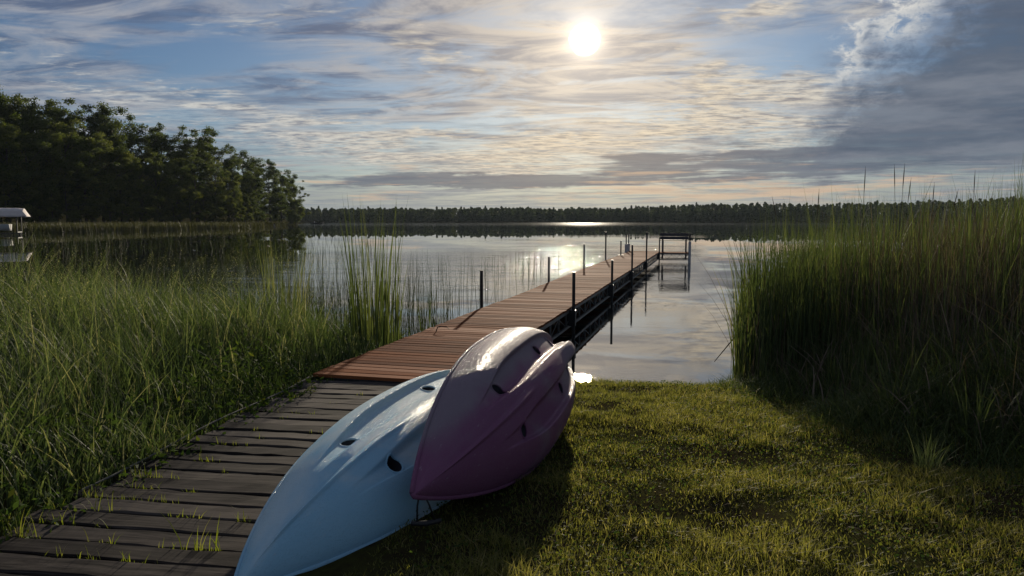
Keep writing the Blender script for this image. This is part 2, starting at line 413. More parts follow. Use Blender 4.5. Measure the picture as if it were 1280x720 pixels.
def vnoise(x, y, f, seed=0):                # smooth value noise in [0,1] for scattering
    x = np.asarray(x) * f + seed * 17.3; y = np.asarray(y) * f + seed * 9.1
    xi, yi = np.floor(x).astype(int), np.floor(y).astype(int); fx, fy = x - xi, y - yi
    fx, fy = fx * fx * (3 - 2 * fx), fy * fy * (3 - 2 * fy)
    def h(a, b):
        n = (a * 374761393 + b * 668265263 + seed * 974711) & 0x7fffffff
        n = ((n ^ (n >> 13)) * 1274126177) & 0x7fffffff
        return ((n ^ (n >> 16)) & 0xffff) / 65535.0
    return (h(xi, yi) * (1 - fx) + h(xi + 1, yi) * fx) * (1 - fy) + (h(xi, yi + 1) * (1 - fx) + h(xi + 1, yi + 1) * fx) * fy

def blades(name, root, h, w, bend, droop, tint, segs=4, ang=None, face=None, spread=0.0):
    """grass blades in one mesh: root (n,3), height, width, sideways bend as share of height, droop of the tip"""
    n = len(root); root = np.asarray(root, float)
    ang = rng.uniform(0, 2 * np.pi, n) if ang is None else ang
    bd = np.stack([np.cos(ang), np.sin(ang), np.zeros(n)], 1)
    fa = (ang + np.pi / 2 + rng.normal(0, 0.5, n)) if face is None else face
    wd = np.stack([np.cos(fa), np.sin(fa), np.zeros(n)], 1)
    L = segs + 1
    V = np.zeros((n, 2 * segs + 1, 3)); T = np.zeros((n, 2 * segs + 1))
    for k in range(L):
        t = k / segs
        c = root + bd * (h * bend * t ** 1.8)[:, None]
        c[:, 2] = c[:, 2] + h * (t - droop * t ** 3)
        ww = w * (1 - t ** 1.7) * (0.75 + 0.25 * min(1, t * 4))
        if k < segs:
            V[:, 2 * k] = c - wd * ww[:, None] / 2; V[:, 2 * k + 1] = c + wd * ww[:, None] / 2
            T[:, 2 * k] = T[:, 2 * k + 1] = tint
        else:
            V[:, 2 * k] = c; T[:, 2 * k] = tint
    nv = 2 * segs + 1; base = (np.arange(n) * nv)[:, None]
    Q = np.concatenate([base + np.array([2 * k, 2 * k + 1, 2 * k + 3, 2 * k + 2]) for k in range(segs - 1)], 0) if segs > 1 else None
    Tr = base + np.array([2 * segs - 2, 2 * segs - 1, 2 * segs])
    return np_mesh(name, V.reshape(-1, 3), Q, Tr, T.reshape(-1))
def quads_cloud(name, cen, size, tint, aspect=0.6, up=0.0):
    """leaf-sized faces (folded rhombs) at the given centres"""
    n = len(cen)
    d = rng.normal(size=(n, 3)); d[:, 2] += up; d /= np.linalg.norm(d, axis=1)[:, None]
    e = rng.normal(size=(n, 3)); e -= d * (e * d).sum(1)[:, None]; e /= np.linalg.norm(e, axis=1)[:, None]
    f = np.cross(d, e)
    s_ = np.asarray(size)[:, None] * np.ones((n, 1))
    V = np.stack([cen - e * s_ * 0.5, cen + f * s_ * 0.5 * aspect + d * s_ * 0.1, cen + e * s_ * 0.5, cen - f * s_ * 0.5 * aspect + d * s_ * 0.1], 1)
    Q = np.arange(n * 4).reshape(n, 4)
    return np_mesh(name, V.reshape(-1, 3), Q, None, np.repeat(tint, 4))

# ------------------------------------------------------------------ the land and the lake
DECK = 0.44
YAW = R(15.0)
DD = np.array([math.sin(YAW), math.cos(YAW), 0]); DR = np.array([math.cos(YAW), -math.sin(YAW), 0])
DW = 1.36
D0 = at(390, 467, DECK)                      # left front corner of the dock
DLEN = float(np.dot(at(820, 315.5, DECK) - D0, DD)) + 1.25
WYAW = R(9.0)
WD = np.array([math.sin(WYAW), math.cos(WYAW), 0]); WR = np.array([math.cos(WYAW), -math.sin(WYAW), 0])
WALK_Z = 0.40
W0 = D0 + DR * 0.0; W0[2] = 0
SH_X = np.array([-400, -20, -8, -3, -1.6, -0.6, 0.0, 2.3, 2.9, 3.6, 5.0, 8.0, 20, 400.])
SH_Y = np.array([11, 11.5, 11.2, 10.2, 9.4, 8.3, 7.95, 7.85, 7.75, 8.6, 10.5, 13, 16, 20.])
def shore(x): return np.interp(x, SH_X, SH_Y)
SHORE_PX = [(-260, 292), (0, 288), (150, 286), (300, 283.6), (375, 280.6)]
SHORE_PT = np.array([at(px, py, 0)[:2] for px, py in SHORE_PX])
def walk_off(x, y):                          # metres to the right of the boardwalk's west edge
    return (x - W0[0]) * WR[0] + (y - W0[1]) * WR[1]
def ground_z(x, y):
    x = np.asarray(x, float); y = np.asarray(y, float)
    d = shore(x) - y + (vnoise(x, y, 0.9, 3) - 0.5) * 0.35
    z = np.interp(d, [-30, -4, -0.6, 0, 0.25, 0.9, 2.6, 5.3, 60], [-1.6, -0.9, -0.16, 0.0, 0.09, 0.235, 0.36, 0.392, 0.45])
    z = z + ((vnoise(x, y, 1.7, 5) - 0.5) * 0.045 + (vnoise(x, y, 4.6, 6) - 0.5) * 0.022) * (d > 0.3)
    wo_ = walk_off(x, y)
    cap = np.where((wo_ < 1.42) & (y < 9), 0.325 - 0.06 * np.clip(-wo_, 0, 1), 9.0)
    return np.minimum(z, np.where(y < 40, cap, 9.0))
def ground_full(x, y):
    z = ground_z(x, y)
    # wooded shore to the west
    dd = np.full(np.shape(x), 1e9); side = np.zeros(np.shape(x))
    rr = np.hypot(x, y); a = np.arctan2(x, y)
    sa = np.arctan2(SHORE_PT[:, 0], SHORE_PT[:, 1]); sr = np.hypot(SHORE_PT[:, 0], SHORE_PT[:, 1])
    rs = 1 / np.interp(a, sa, 1 / sr)
    fw = np.clip((sa[-1] + 0.002 - a) / 0.02, 0, 1)
    west = -1.6 + (np.clip((rr - rs) * 0.06, -1.6, 0.6) + 1.6) * fw + np.clip((rr - rs - 40) * 0.15, 0, 9) * np.clip((sa[-1] - 0.03 - a) / 0.05, 0, 1) * np.clip((a + 0.72) / 0.08, 0, 1)
    west = np.where((a < 0) & (a > -1.3), west, -1.6)
    far = np.clip((rr - 565) * 0.05, -1.6, 6.0)
    return np.where(rr > 60, np.maximum(west, far), z)
def axis(lo, hi, fine_lo, fine_hi, step, grow=1.18):
    a = list(np.arange(fine_lo, fine_hi + 1e-6, step)); s = step
    while a[-1] < hi: s *= grow; a.append(a[-1] + s)
    s = step; b = [a[0]]
    while b[-1] > lo: s *= grow; b.append(b[-1] - s)
    return np.array(b[:0:-1] + a)
gx = axis(-1800, 1800, -9, 9, 0.12); gy = axis(-60, 1900, 1.0, 13, 0.12)
GX, GY = np.meshgrid(gx, gy)
GZ = ground_full(GX, GY)
ny, nx = GX.shape
idx = np.arange(nx * ny).reshape(ny, nx)
gq = np.stack([idx[:-1, :-1], idx[:-1, 1:], idx[1:, 1:], idx[1:, :-1]], -1).reshape(-1, 4)
tag(obj('ground', np_mesh('ground', np.stack([GX, GY, GZ], -1), gq, None, None, True), M['ground']), kind='structure')
tag(obj('lake_water', np_mesh('lake_water', [(-2500, 3, 0), (2500, 3, 0), (2500, 2500, 0), (-2500, 2500, 0)], [(0, 1, 2, 3)]), M['water']), kind='structure')

# ------------------------------------------------------------------ trees
def make_tree_mesh(seed, width, top_sparse=0.0, leaf=0.29, nclump=84, per=430, low=0.12):
    """a 20 m tree: crown of leaf faces in clumps, and its trunk with limbs"""
    r = np.random.default_rng(seed)
    Ht = 20.0
    cl = []; rad = []; limbs = []
    lean = r.normal(0, 0.5, 2)
    nl = max(8, nclump // 5)
    for i in range(nl):
        t = low + (0.93 - low) * (i + r.uniform(0, 1)) / nl
        env = width * (np.sin(np.pi * np.clip(t * 0.80 + 0.16, 0, 1)) ** 0.7) * r.uniform(0.6, 1.25)
        a = i * 2.4 + r.normal(0, 0.5)
        b = np.array([lean[0] * t ** 2, lean[1] * t ** 2, max(0.4, (t - 0.12)) * Ht * 0.9])
        tip = np.array([math.cos(a) * env, math.sin(a) * env, t * Ht + env * r.uniform(0.05, 0.45)])
        limbs.append((b, tip))
        for k in range(int(r.integers(5, 9))):
            q = r.uniform(0.35, 1.08); w_ = 0.9 * (1.15 - 0.4 * q)
            cl.append(b + (tip - b) * q + r.normal(0, w_, 3) * np.array([1, 1, 0.8])); rad.append(r.uniform(0.45, 1.35) * (1.2 - 0.45 * q))
    for k in range(7):
        cl.append(np.array([lean[0], lean[1], Ht * r.uniform(0.8, 0.97)]) + r.normal(0, 0.8, 3) * np.array([1, 1, 0.4])); rad.append(r.uniform(0.4, 1.0))
    cl = np.array(cl); rad = np.array(rad)
    pts = []; tint = []
    for c, ra in zip(cl, rad):
        n = int(per * (ra / 1.3) ** 1.6)
        d = r.normal(size=(n, 3)); d /= np.linalg.norm(d, axis=1)[:, None]
        rr_ = ra * r.uniform(0.1, 1.25, n) ** 0.8
        p = c + d * rr_[:, None] * np.array([1.15, 1.15, 0.75])
        pts.append(p); tint.append(np.clip(r.normal(0.5, 0.24) + r.normal(0, 0.14, n), 0, 1))
    pts = np.concatenate(pts); tint = np.concatenate(tint)
    crown = quads_cloud('crown', pts, r.uniform(0.6, 1.35, len(pts)) * leaf, tint, 0.62, 0.3)
    mb = MB()
    tr = [(lean[0] * t ** 2, lean[1] * t ** 2, t * Ht * 0.88) for t in np.linspace(0, 1, 7)]
    tr[0] = (0, 0, -0.6)
    mb.tube(tr, [0.36, 0.28, 0.23, 0.18, 0.13, 0.08, 0.03], 8)
    for b, tip in limbs:
        mid = (b + tip) / 2 + np.array([0, 0, -0.3])
        mb.tube([b, mid, tip], [0.11, 0.07, 0.02], 5)
    return crown, mb.mesh('trunk', True)
TREE = {
    'tall': [make_tree_mesh(s, w) for s, w in ((1, 4.6), (2, 5.4), (3, 4.2))],
    'round': [make_tree_mesh(s, w, nclump=100, low=0.03) for s, w in ((4, 6.0), (5, 6.8))],
    'bush': [make_tree_mesh(s, w, nclump=44, low=0.02, leaf=0.5) for s, w in ((6, 8.5), (7, 7.5))],
    'airy': [make_tree_mesh(8, 4.8, nclump=26, per=200, low=0.35)],
}
def tree(px, top_py, d, kind, k, label, mat, name='broadleaf_tree', group='trees of the wooded point'):
    base = at_d(px, 276, d); h = (275 - top_py) * d / F + H - 0.3
    cr, tk = TREE[kind][k % len(TREE[kind])]
    z0 = float(ground_full(np.array([base[0]]), np.array([base[1]]))[0])
    o = empty(name, (base[0], base[1], z0), rnd.uniform(0, 6.28)); s_ = (h - z0) / 20.0
    key = (kind, k % len(TREE[kind]), mat)
    if key not in tree.cache:
        c2 = cr.copy(); c2.materials.append(M[mat]); tree.cache[key] = c2
    sx = s_ * rnd.uniform(0.92, 1.12)
    obj('crown', tree.cache[key], None, o); obj('trunk', tk, M['bark'], o)
    o.scale = (sx, sx, s_)
    tag(o, label, 'tree', group); return o
tree.cache = {}
def shore_d(px): return 1 / np.interp(px, [p for p, _ in SHORE_PX], [(y - 275) / (H * F) for _, y in SHORE_PX])
TOPX = [-120, 0, 30, 66, 98, 131, 150, 197, 230, 249, 269, 280, 305, 328, 341, 361, 384]
TOPY = [95, 104, 119, 126, 128, 133, 152, 156, 166, 160, 178, 186, 188, 205, 202, 216, 222]
def top(px): return float(np.interp(px, TOPX, TOPY))
LB_A = 'tall dark green broadleaf tree at the back of the wooded point'
LB_B = 'mid green broadleaf tree in the front row of the wooded point'
LB_C = 'bushy low green shrub at the foot of the wood above the shore reeds'
for i, px in enumerate([-420, -350, -290, -240, -200, -165, -130, -95, -62, -30, 0, 26, 48, 70, 92, 116, 136, 160, 182, 204, 226, 248, 266, 286, 306, 322]):
    tree(px, top(px) + rnd.uniform(-3, 8), shore_d(px) * 1.13 + rnd.uniform(0, 6), 'tall' if i % 3 else 'round', i, LB_A, 'tree_a', group='back trees of the wooded point')
for i, px in enumerate([-380, -310, -255, -210, -160, -115, -70, -20, 12, 38, 62, 85, 108, 130, 153, 176, 200, 222, 246, 270, 293, 314]):
    tree(px, 275 - (275 - top(px)) * rnd.uniform(0.62, 0.84), shore_d(px) * 1.05 + rnd.uniform(-2, 3), 'round' if i % 2 else 'tall', i + 1, LB_B, 'tree_b' if i % 3 else 'tree_a', group='front trees of the wooded point')
for i, px in enumerate([-70, -40, -15, 8, 30, 50, 66, 84, 100, 118, 138, 158, 178, 198, 218, 238, 256, 274, 292, 310, 326, 344]):
    tree(px, 275 - (275 - top(px)) * rnd.uniform(0.22, 0.40), shore_d(px) * 1.025, 'bush', i, LB_C, 'tree_b', 'shore_shrub', 'shrubs at the foot of the wood')
tree(40, 116, shore_d(40) * 1.16, 'airy', 0, 'thin-crowned tree whose sparse top stands above the tall wood', 'tree_a', group=None)
tree(338, 200, shore_d(338) * 1.03, 'tall', 1, 'dark tree with a pointed crown near the tip of the wooded point', 'tree_a', group=None)
tree(352, 212, shore_d(352) * 1.02, 'round', 0, 'rounded dark tree second from the tip of the wooded point', 'tree_a', group=None)
tree(364, 218, shore_d(364) * 1.0, 'round', 1, 'last tree on the wooded point, its crown leaning over the lake', 'tree_a', group=None)
tree(370, 240, shore_d(362) * 0.98, 'bush', 0, 'small light green willow bush at the very tip of the wooded point', 'tree_b', 'willow_bush', None)

# far shore: one dark mass of wood
def far_wood():
    cen = []; tint = []; size = []
    r = np.random.default_rng(5)
    for row in range(5):
        dist = 572 + row * 14
        a = R(-66)
        while a < R(64):
            a += r.uniform(3.2, 6.5) / dist
            px = 640 + F * math.tan(max(R(-60), min(a, R(46))))
            tp = np.interp(px, [370, 480, 640, 760, 860, 960, 1060, 1180, 1280, 1500], [262, 261, 260, 261, 257, 256, 257, 255, 252, 250])
            ht = (275 - tp) * dist / F + H
            ht *= 0.86 + 0.2 * vnoise(np.array([a * 60]), np.array([row * 3.1]), 1.0, 4)[0] + r.uniform(-0.08, 0.07)
            w_ = r.uniform(2.6, 4.6)
            n = 140
            t = r.uniform(0.0, 1.0, n)
            conifer = r.uniform() < 0.15
            if conifer: w_ *= 0.62; ht *= r.uniform(0.95, 1.12)
            env = w_ * (1.05 - t) if conifer else w_ * np.sqrt(np.clip(1 - (2 * np.clip(t - 0.05, 0, 1) - 0.9) ** 2, 0.02, 1)) * (1.05 - 0.45 * t)
            aa = r.uniform(0, 2 * np.pi, n); q = np.sqrt(r.uniform(0.2, 1, n)) * env
            c = np.stack([math.sin(a) * dist + np.cos(aa) * q, math.cos(a) * dist + np.sin(aa) * q, t * ht], 1)
            cen.append(c); tint.append(np.clip(r.normal(0.4, 0.2) + r.normal(0, 0.12, n), 0, 1)); size.append(r.uniform(1.3, 2.4, n))
    cen = np.concatenate(cen); o = obj('far_shore_woods', quads_cloud('far_shore_woods', cen, np.concatenate(size), np.concatenate(tint), 0.8), M['far_wood'])
    tag(o, 'dark unbroken band of woods along the far shore of the lake', 'woods', kind='stuff')
far_wood()

# reeds along the western shore
def west_reeds():
    n = 26000
    px = rng.uniform(-90, 372, n); t = rng.uniform(0, 1, n) ** 0.8
    d = np.array([shore_d(p) for p in px]) * (0.985 - 0.10 * t * (px < 330)) + 1.0
    r = np.stack([ray(p, 275) for p in px]); k = d / np.hypot(r[:, 0], r[:, 1])
    root = np.stack([r[:, 0] * k, r[:, 1] * k, np.full(n, -0.05)], 1)
    dens = vnoise(root[:, 0], root[:, 1], 0.09, 2)
    keep = (rng.uniform(0, 1, n) < 1.15 - t * 0.75) & (dens > 0.25 * t)
    root = root[keep]; n = len(root)
    o = obj('shore_reeds', blades('shore_reeds', root, rng.uniform(0.9, 1.75, n), np.full(n, 0.09), rng.uniform(0.02, 0.35, n), np.zeros(n), np.clip(rng.normal(0.55, 0.25, n), 0, 1), 2), M['shore_reed'])
    tag(o, 'belt of olive green reeds standing along the foot of the wood', 'reeds', kind='stuff')
west_reeds()

# ------------------------------------------------------------------ dock
def plank_mesh(name, ln, w, th, ch, segs=1, rough=0.0, seed=0):
    """one board lying along x, top at z = 0, with chamfered top edges and slightly uneven sides"""
    r = random.Random(seed); v = []; f = []
    for i in range(segs + 1):
        x = -ln / 2 + ln * i / segs
        e = [r.uniform(-rough, rough) for _ in range(4)]
        v += [(x, -w / 2 + e[0], -th), (x, -w / 2 + e[0], -ch), (x, -w / 2 + ch + e[0], e[2] * 0.5), (x, w / 2 - ch + e[1], e[3] * 0.5), (x, w / 2 + e[1], -ch), (x, w / 2 + e[1], -th)]
    for i in range(segs):
        for k in range(6):
            k2 = (k + 1) % 6
            f.append((i * 6 + k, i * 6 + k2, (i + 1) * 6 + k2, (i + 1) * 6 + k))
    f.append((0, 1, 2, 3, 4, 5)); n = segs * 6; f.append((n + 5, n + 4, n + 3, n + 2, n + 1, n))
    me = bpy.data.meshes.new(name); me.from_pydata(v, [], f); me.update()
    bm = bmesh.new(); bm.from_mesh(me); bmesh.ops.recalc_face_normals(bm, faces=bm.faces); bm.to_mesh(me); bm.free()
    return me
DPITCH = 0.138
dock = empty('dock', (D0[0], D0[1], 0), -YAW)          # local x to the right across the deck, local y along it
tag(dock, 'long narrow dock of red-brown boards on dark pipe posts running into the lake', 'dock')
pm = [plank_mesh('plank', DW + dl, 0.121, 0.03, 0.004, seed=i) for i, dl in enumerate((0, 0.012, -0.01, 0.006))]
for m_ in pm: m_.materials.append(M['cedar'])
npl = int(DLEN / DPITCH)
for i in range(npl):
    sec = int(i * DPITCH / 3.05); jz = 0.006 * math.sin(sec * 2.3) 
    obj('plank', pm[rnd.randrange(4)], None, dock, (DW / 2 + rnd.uniform(-.006, .006), (i + 0.5) * DPITCH, DECK + jz + rnd.uniform(-.002, .002)), (rnd.uniform(-.008, .008), rnd.uniform(-.003, .003), rnd.uniform(-.004, .004)))
def truss(x, y0, y1, ztop, zbot, face):
    mb = MB()
    mb.box((x - .02, y0, ztop - .05), (x + .02, y1, ztop)); mb.box((x - .018, y0, zbot), (x + .018, y1, zbot + .04))
    return mb
def web(x, y0, y1, ztop, zbot):
    mb = MB(); n = 5; st = (y1 - y0 - .04) / n
    for i in range(n + 1):
        y = y0 + .02 + i * st
        mb.box((x - .012, y - .014, zbot + .04), (x + .012, y + .014, ztop - .05))
    for i in range(n):
        ya, yb = y0 + .02 + i * st, y0 + .02 + (i + 1) * st
        if i % 2: ya, yb = yb, ya
        mb.tube([(x, ya, zbot + .045), (x, yb, ztop - .055)], .007, 5)
    return mb
SEC = 3.05; nsec = int(math.ceil(DLEN / SEC))
for k in range(nsec):
    y0, y1 = k * SEC + .01, min((k + 1) * SEC, DLEN) - .01
    for xx in (0.03, DW - 0.03):
        t = truss(xx, y0, y1, DECK - .036, DECK - .33, 1).build('side_rail', M['alu'], dock)
        web(xx, y0, y1, DECK - .036, DECK - .33).build('rail_web', M['alu'], t)
    for yy in (y0 + .05, (y0 + y1) / 2, y1 - .05): MB().box((.05, yy - .02, DECK - .09), (DW - .05, yy + .02, DECK - .038)).build('cross_beam', M['alu'], dock)
def edge_len(px, xoff):                     # how far along the dock its edge passes behind a photo column
    lo, hi = 0.0, 60.0
    for _ in range(50):
        m_ = (lo + hi) / 2; p = D0 + DR * xoff + DD * m_
        if proj(p)[0] < px: lo = m_
        else: hi = m_
    return lo
def dock_post(px, py, xoff, r=0.026, base=-1.3, sleeve=None, along=None, foot=False):
    y = edge_len(px, xoff) if along is None else along
    p = D0 + DR * xoff + DD * y
    q = at_d(px, py, p[1]); zt = q[2]
    mb = MB().tube([(xoff, y, base), (xoff, y, zt - .01)], r, 10)
    mb.tube([(xoff, y, zt - .012), (xoff, y, zt)], r * 1.18, 10)
    o = mb.build('post', M['black_metal'], dock)
    s_ = 1 if xoff > DW / 2 else -1
    if sleeve: MB().tube([(xoff, y, DECK - .1 if sleeve is True else sleeve[0]), (xoff, y, DECK + .35 if sleeve is True else sleeve[1])], r * 2.3, 12).build('sleeve', M['pvc'], o)
    if not foot:
        MB().box((min(xoff, xoff - s_ * .07) - .035, y - .05, DECK - .30), (max(xoff, xoff - s_ * .07) + .035, y + .05, DECK - .045)).build('bracket', M['black_metal'], o)
    else:
        MB().box((xoff - .12, y - .05, DECK + .006), (xoff + .12, y + .05, DECK + .022)).build('foot_plate', M['black_metal'], o)
    return y
XR, XL = DW + .05, -.05
for px, py in ((717, 340), (765, 325), (790, 306), (808, 290)): dock_post(px, py, XR)
for px, py in ((602, 338), (686, 321), (730, 305), (757, 290)): dock_post(px, py, XL)
YE = DLEN - 1.25                             # where the side platform begins
dock_post(776, 301, 0.10, base=DECK + .005, foot=True)
dock_post(783, 292, XL, sleeve=True, along=YE + .1)
dock_post(789, 291, XL, sleeve=True, along=YE + 1.15)
dock_post(818.5, 299, XR, along=YE - .08)
# side platform at the end
PW = 1.28
side = plank_mesh('plank', PW, 0.126, 0.03, 0.004); side.materials.append(M['cedar'])
for i in range(9):
    obj('plank', side, None, dock, (DW + .02 + PW / 2, YE + (i + .5) * DPITCH, DECK + rnd.uniform(-.002, .002)))
for yy in (YE + .02, YE + 1.22):
    mb = MB(); mb.box((DW + .03, yy - .02, DECK - .086), (DW + PW, yy + .02, DECK - .036)); mb.box((DW + .03, yy - .018, DECK - .33), (DW + PW, yy + .018, DECK - .29))
    t = mb.build('side_rail', M['alu'], dock)
    mb = MB(); n = 7
    for i in range(n):
        xa, xb = DW + .05 + i * (PW - .07) / n, DW + .05 + (i + 1) * (PW - .07) / n
        if i % 2: xa, xb = xb, xa
        mb.tube([(xa, yy, DECK - .288), (xb, yy, DECK - .09)], .008, 5)
    mb.build('rail_web', M['alu'], t)
o = MB().tube([(DW + PW + .05, YE + .05, -1.3), (DW + PW + .05, YE + .05, 1.27)], .028, 10).tube([(DW + PW + .05, YE + .05, 1.05), (DW + PW + .05, YE + .05, 1.24)], .042, 10).build('post', M['black_metal'], dock)
MB().tube([(DW + PW + .05, YE + .05, -.02), (DW + PW + .05, YE + .05, .92)], .06, 12).build('sleeve', M['pvc'], o)
MB().tube([(DW + PW + .05, YE + 1.2, -1.3), (DW + PW + .05, YE + 1.2, .62)], .026, 10).build('post', M['black_metal'], dock)
# bench on the side platform
bo = D0 + DR * (DW + .02 + PW / 2) + DD * (YE + .35); bo[2] = DECK
bench = empty('bench', bo, -YAW)
tag(bench, 'dark two-slat bench on the side platform at the end of the dock', 'bench')
for sx in (-.5, .5):
    MB().box((sx - .035, -.03, -.30), (sx + .035, .02, .84)).build('leg', M['bench'], bench)
    MB().box((sx - .022, .40, .003), (sx + .022, .44, .50)).build('leg', M['bench'], bench)
    MB().box((sx - .02, .021, .46), (sx + .02, .399, .50)).build('seat_bracket', M['bench'], bench)
for z0, z1 in ((.56, .69), (.71, .845)): MB().box((-.61, -.062, z0), (.61, -.031, z1)).build('backrest_slat', M['bench'], bench)
for i in range(3): MB().box((-.61, .03 + i * .14, .502), (.61, .155 + i * .14, .53)).build('seat_slat', M['bench'], bench)

# ------------------------------------------------------------------ old boardwalk on land
walk = empty('boardwalk', (W0[0], W0[1], 0), -WYAW)
tag(walk, 'old boardwalk of wide dark weathered planks leading across the bank to the dock', 'boardwalk')
WP = 0.160; WW = 1.38
om = [plank_mesh('plank', WW + rnd.uniform(-.05, .05), 0.142 + rnd.uniform(-.007, .006), 0.042, 0.007, 12, 0.0065, 40 + i) for i in range(11)]
for m_ in om: m_.materials.append(M['old'])
nw = 38
for i in range(nw):
    obj('plank', om[i % 11], None, walk, (WW / 2 + rnd.uniform(-.05, .05), -.07 - (i + .5) * WP, WALK_Z + rnd.uniform(-.006, .006)), (rnd.uniform(-.035, .035), rnd.uniform(-.008, .008), rnd.uniform(-.016, .016)))
for xx in (.12, WW / 2, WW - .12):
    MB().box((xx - .03, -nw * WP - .05, WALK_Z - .14), (xx + .03, -.08, WALK_Z - .050)).build('stringer', M['old'], walk)
# cable along the edge of the boards
cp = [W0 + WD * (-t) + WR * (-.02 + .025 * math.sin(t * 3)) + np.array([0, 0, WALK_Z + .012]) for t in np.linspace(.03, 2.9, 16)]
tag(MB().tube(cp, .006, 6).build('cable', M['cable']), 'thin grey cable lying along the edge of the old boardwalk', 'cable')
# bent stalk over the dock edge
bs = at(548, 414, DECK + .01)
tag(MB().tube([bs + np.array(v) for v in ((-.05, .02, -.25), (-.03, .02, 0.0), (-.01, .01, .05), (.04, 0, .06), (.11, -.02, .055), (.14, -.03, .03))], [.007, .007, .007, .006, .005, .003], 6).build('bent_stalk', M['rope']),
    'short bent black stalk hooked over the edge of the dock boards', 'stalk')

# ------------------------------------------------------------------ kayaks
KL, KB, KD = 2.902, .4144, .2455
HOLES = [(u, s_ * .374) for u in (.3281, .6624, .8361) for s_ in (1, -1)]
def smooth(x, e0, e1):
    t = np.clip((x - e0) / (e1 - e0), 0, 1); return t * t * (3 - 2 * t)
def hull_pts(U, S):
    um = .54
    a = np.clip((um - U) / um, 0, 1); c = np.clip((U - um) / (1 - um), 0, 1)
    w = np.where(U < um, (1 - a ** 2.0) ** .92, (1 - c ** 2.8) ** .62)
    b = KB * np.maximum(w, .012)
    zs = -.07 * a ** 2.2 - .03 * c ** 2
    dk = np.where(U < um, (1 - a ** 3.2) ** .75, (1 - c ** 3.5) ** .55)
    zk = zs + KD * np.maximum(dk, .02)
    n = 1.55 + 1.35 * np.clip(1 - a * 1.15, 0, 1) - .3 * c
    Aa = np.abs(S)
    z = zs + (zk - zs) * np.clip(1 - Aa ** n, 0, 1) ** .62
    m = smooth(U, .20, .38) * (1 - smooth(U, .93, .99))
    tw = .19 * (.45 + .55 * smooth(U, .2, .45))
    z = z - .046 * m * np.exp(-(np.abs(Aa - .40) / tw) ** 9)
    z = z + .012 * np.exp(-(Aa / .15) ** 4) * smooth(U, .25, .6) * (1 - smooth(U, .955, .962)) + .08 * np.exp(-(np.abs(b * S) / .066) ** 12) * smooth(U, .74, .95) * (1 - smooth(U, .974, .979))
    z = z + .014 * np.exp(-(Aa / .045) ** 2) * smooth(U, .02, .1) * (1 - smooth(U, .34, .5))
    return np.stack([(U - .5) * KL, b * S, z], -1), b, zs
def kayak_mesh():
    NU, NQ = 420, 201
    u = np.linspace(0, 1, NU); u = (1 - np.cos(np.pi * u)) / 2 * .35 + u * .65
    q = np.linspace(-1, 1, NQ); s_ = np.sin(np.pi / 2 * q) * .45 + q * .55
    U, S = np.meshgrid(u, s_, indexing='ij')
    Pt, b, zs = hull_pts(U, S)
    cut = np.zeros(U.shape, bool)
    for hu, hs in HOLES:                      # scupper openings
        c = hull_pts(np.array([hu]), np.array([hs]))[0][0]
        d = np.hypot((Pt[..., 0] - c[0]) / 1.25, Pt[..., 1] - c[1])
        cut |= d < .0425
    idx = np.arange(NU * NQ).reshape(NU, NQ)
    Q = np.stack([idx[:-1, :-1], idx[1:, :-1], idx[1:, 1:], idx[:-1, 1:]], -1).reshape(-1, 4)
    Q = Q[~cut.ravel()[Q].all(1)]
    return np_mesh('hull', Pt, Q[:, ::-1], None, None, True)
def kayak_deck():
    NU, NQ = 60, 25
    U, S = np.meshgrid(np.linspace(0, 1, NU), np.linspace(-1, 1, NQ), indexing='ij')
    Pt, b, zs = hull_pts(U, S)
    crown = .13 * np.clip(1 - np.abs(2 * U - 1) ** 3, 0, 1) * (1 - np.abs(S) ** 2.4)
    seat = .09 * smooth(U, .36, .42) * (1 - smooth(U, .58, .64)) * (1 - smooth(np.abs(S), .5, .68))
    foot = .07 * smooth(U, .68, .72) * (1 - smooth(U, .86, .9)) * (1 - smooth(np.abs(S), .45, .6))
    Pt[..., 2] = zs - .002 - crown + seat + foot
    idx = np.arange(NU * NQ).reshape(NU, NQ)
    Q = np.stack([idx[:-1, :-1], idx[1:, :-1], idx[1:, 1:], idx[:-1, 1:]], -1).reshape(-1, 4)
    return np_mesh('deck', Pt, Q, None, None, True)
def kayak_rim():
    u = np.concatenate([np.linspace(0.004, .996, 70)])
    mb = MB()
    loop = [hull_pts(np.array([t]), np.array([1.]))[0][0] for t in u] + [hull_pts(np.array([t]), np.array([-1.]))[0][0] for t in u[::-1]]
    loop.append(loop[0])
    mb.tube(loop, .013, 8)
    return mb.mesh('gunwale', True)
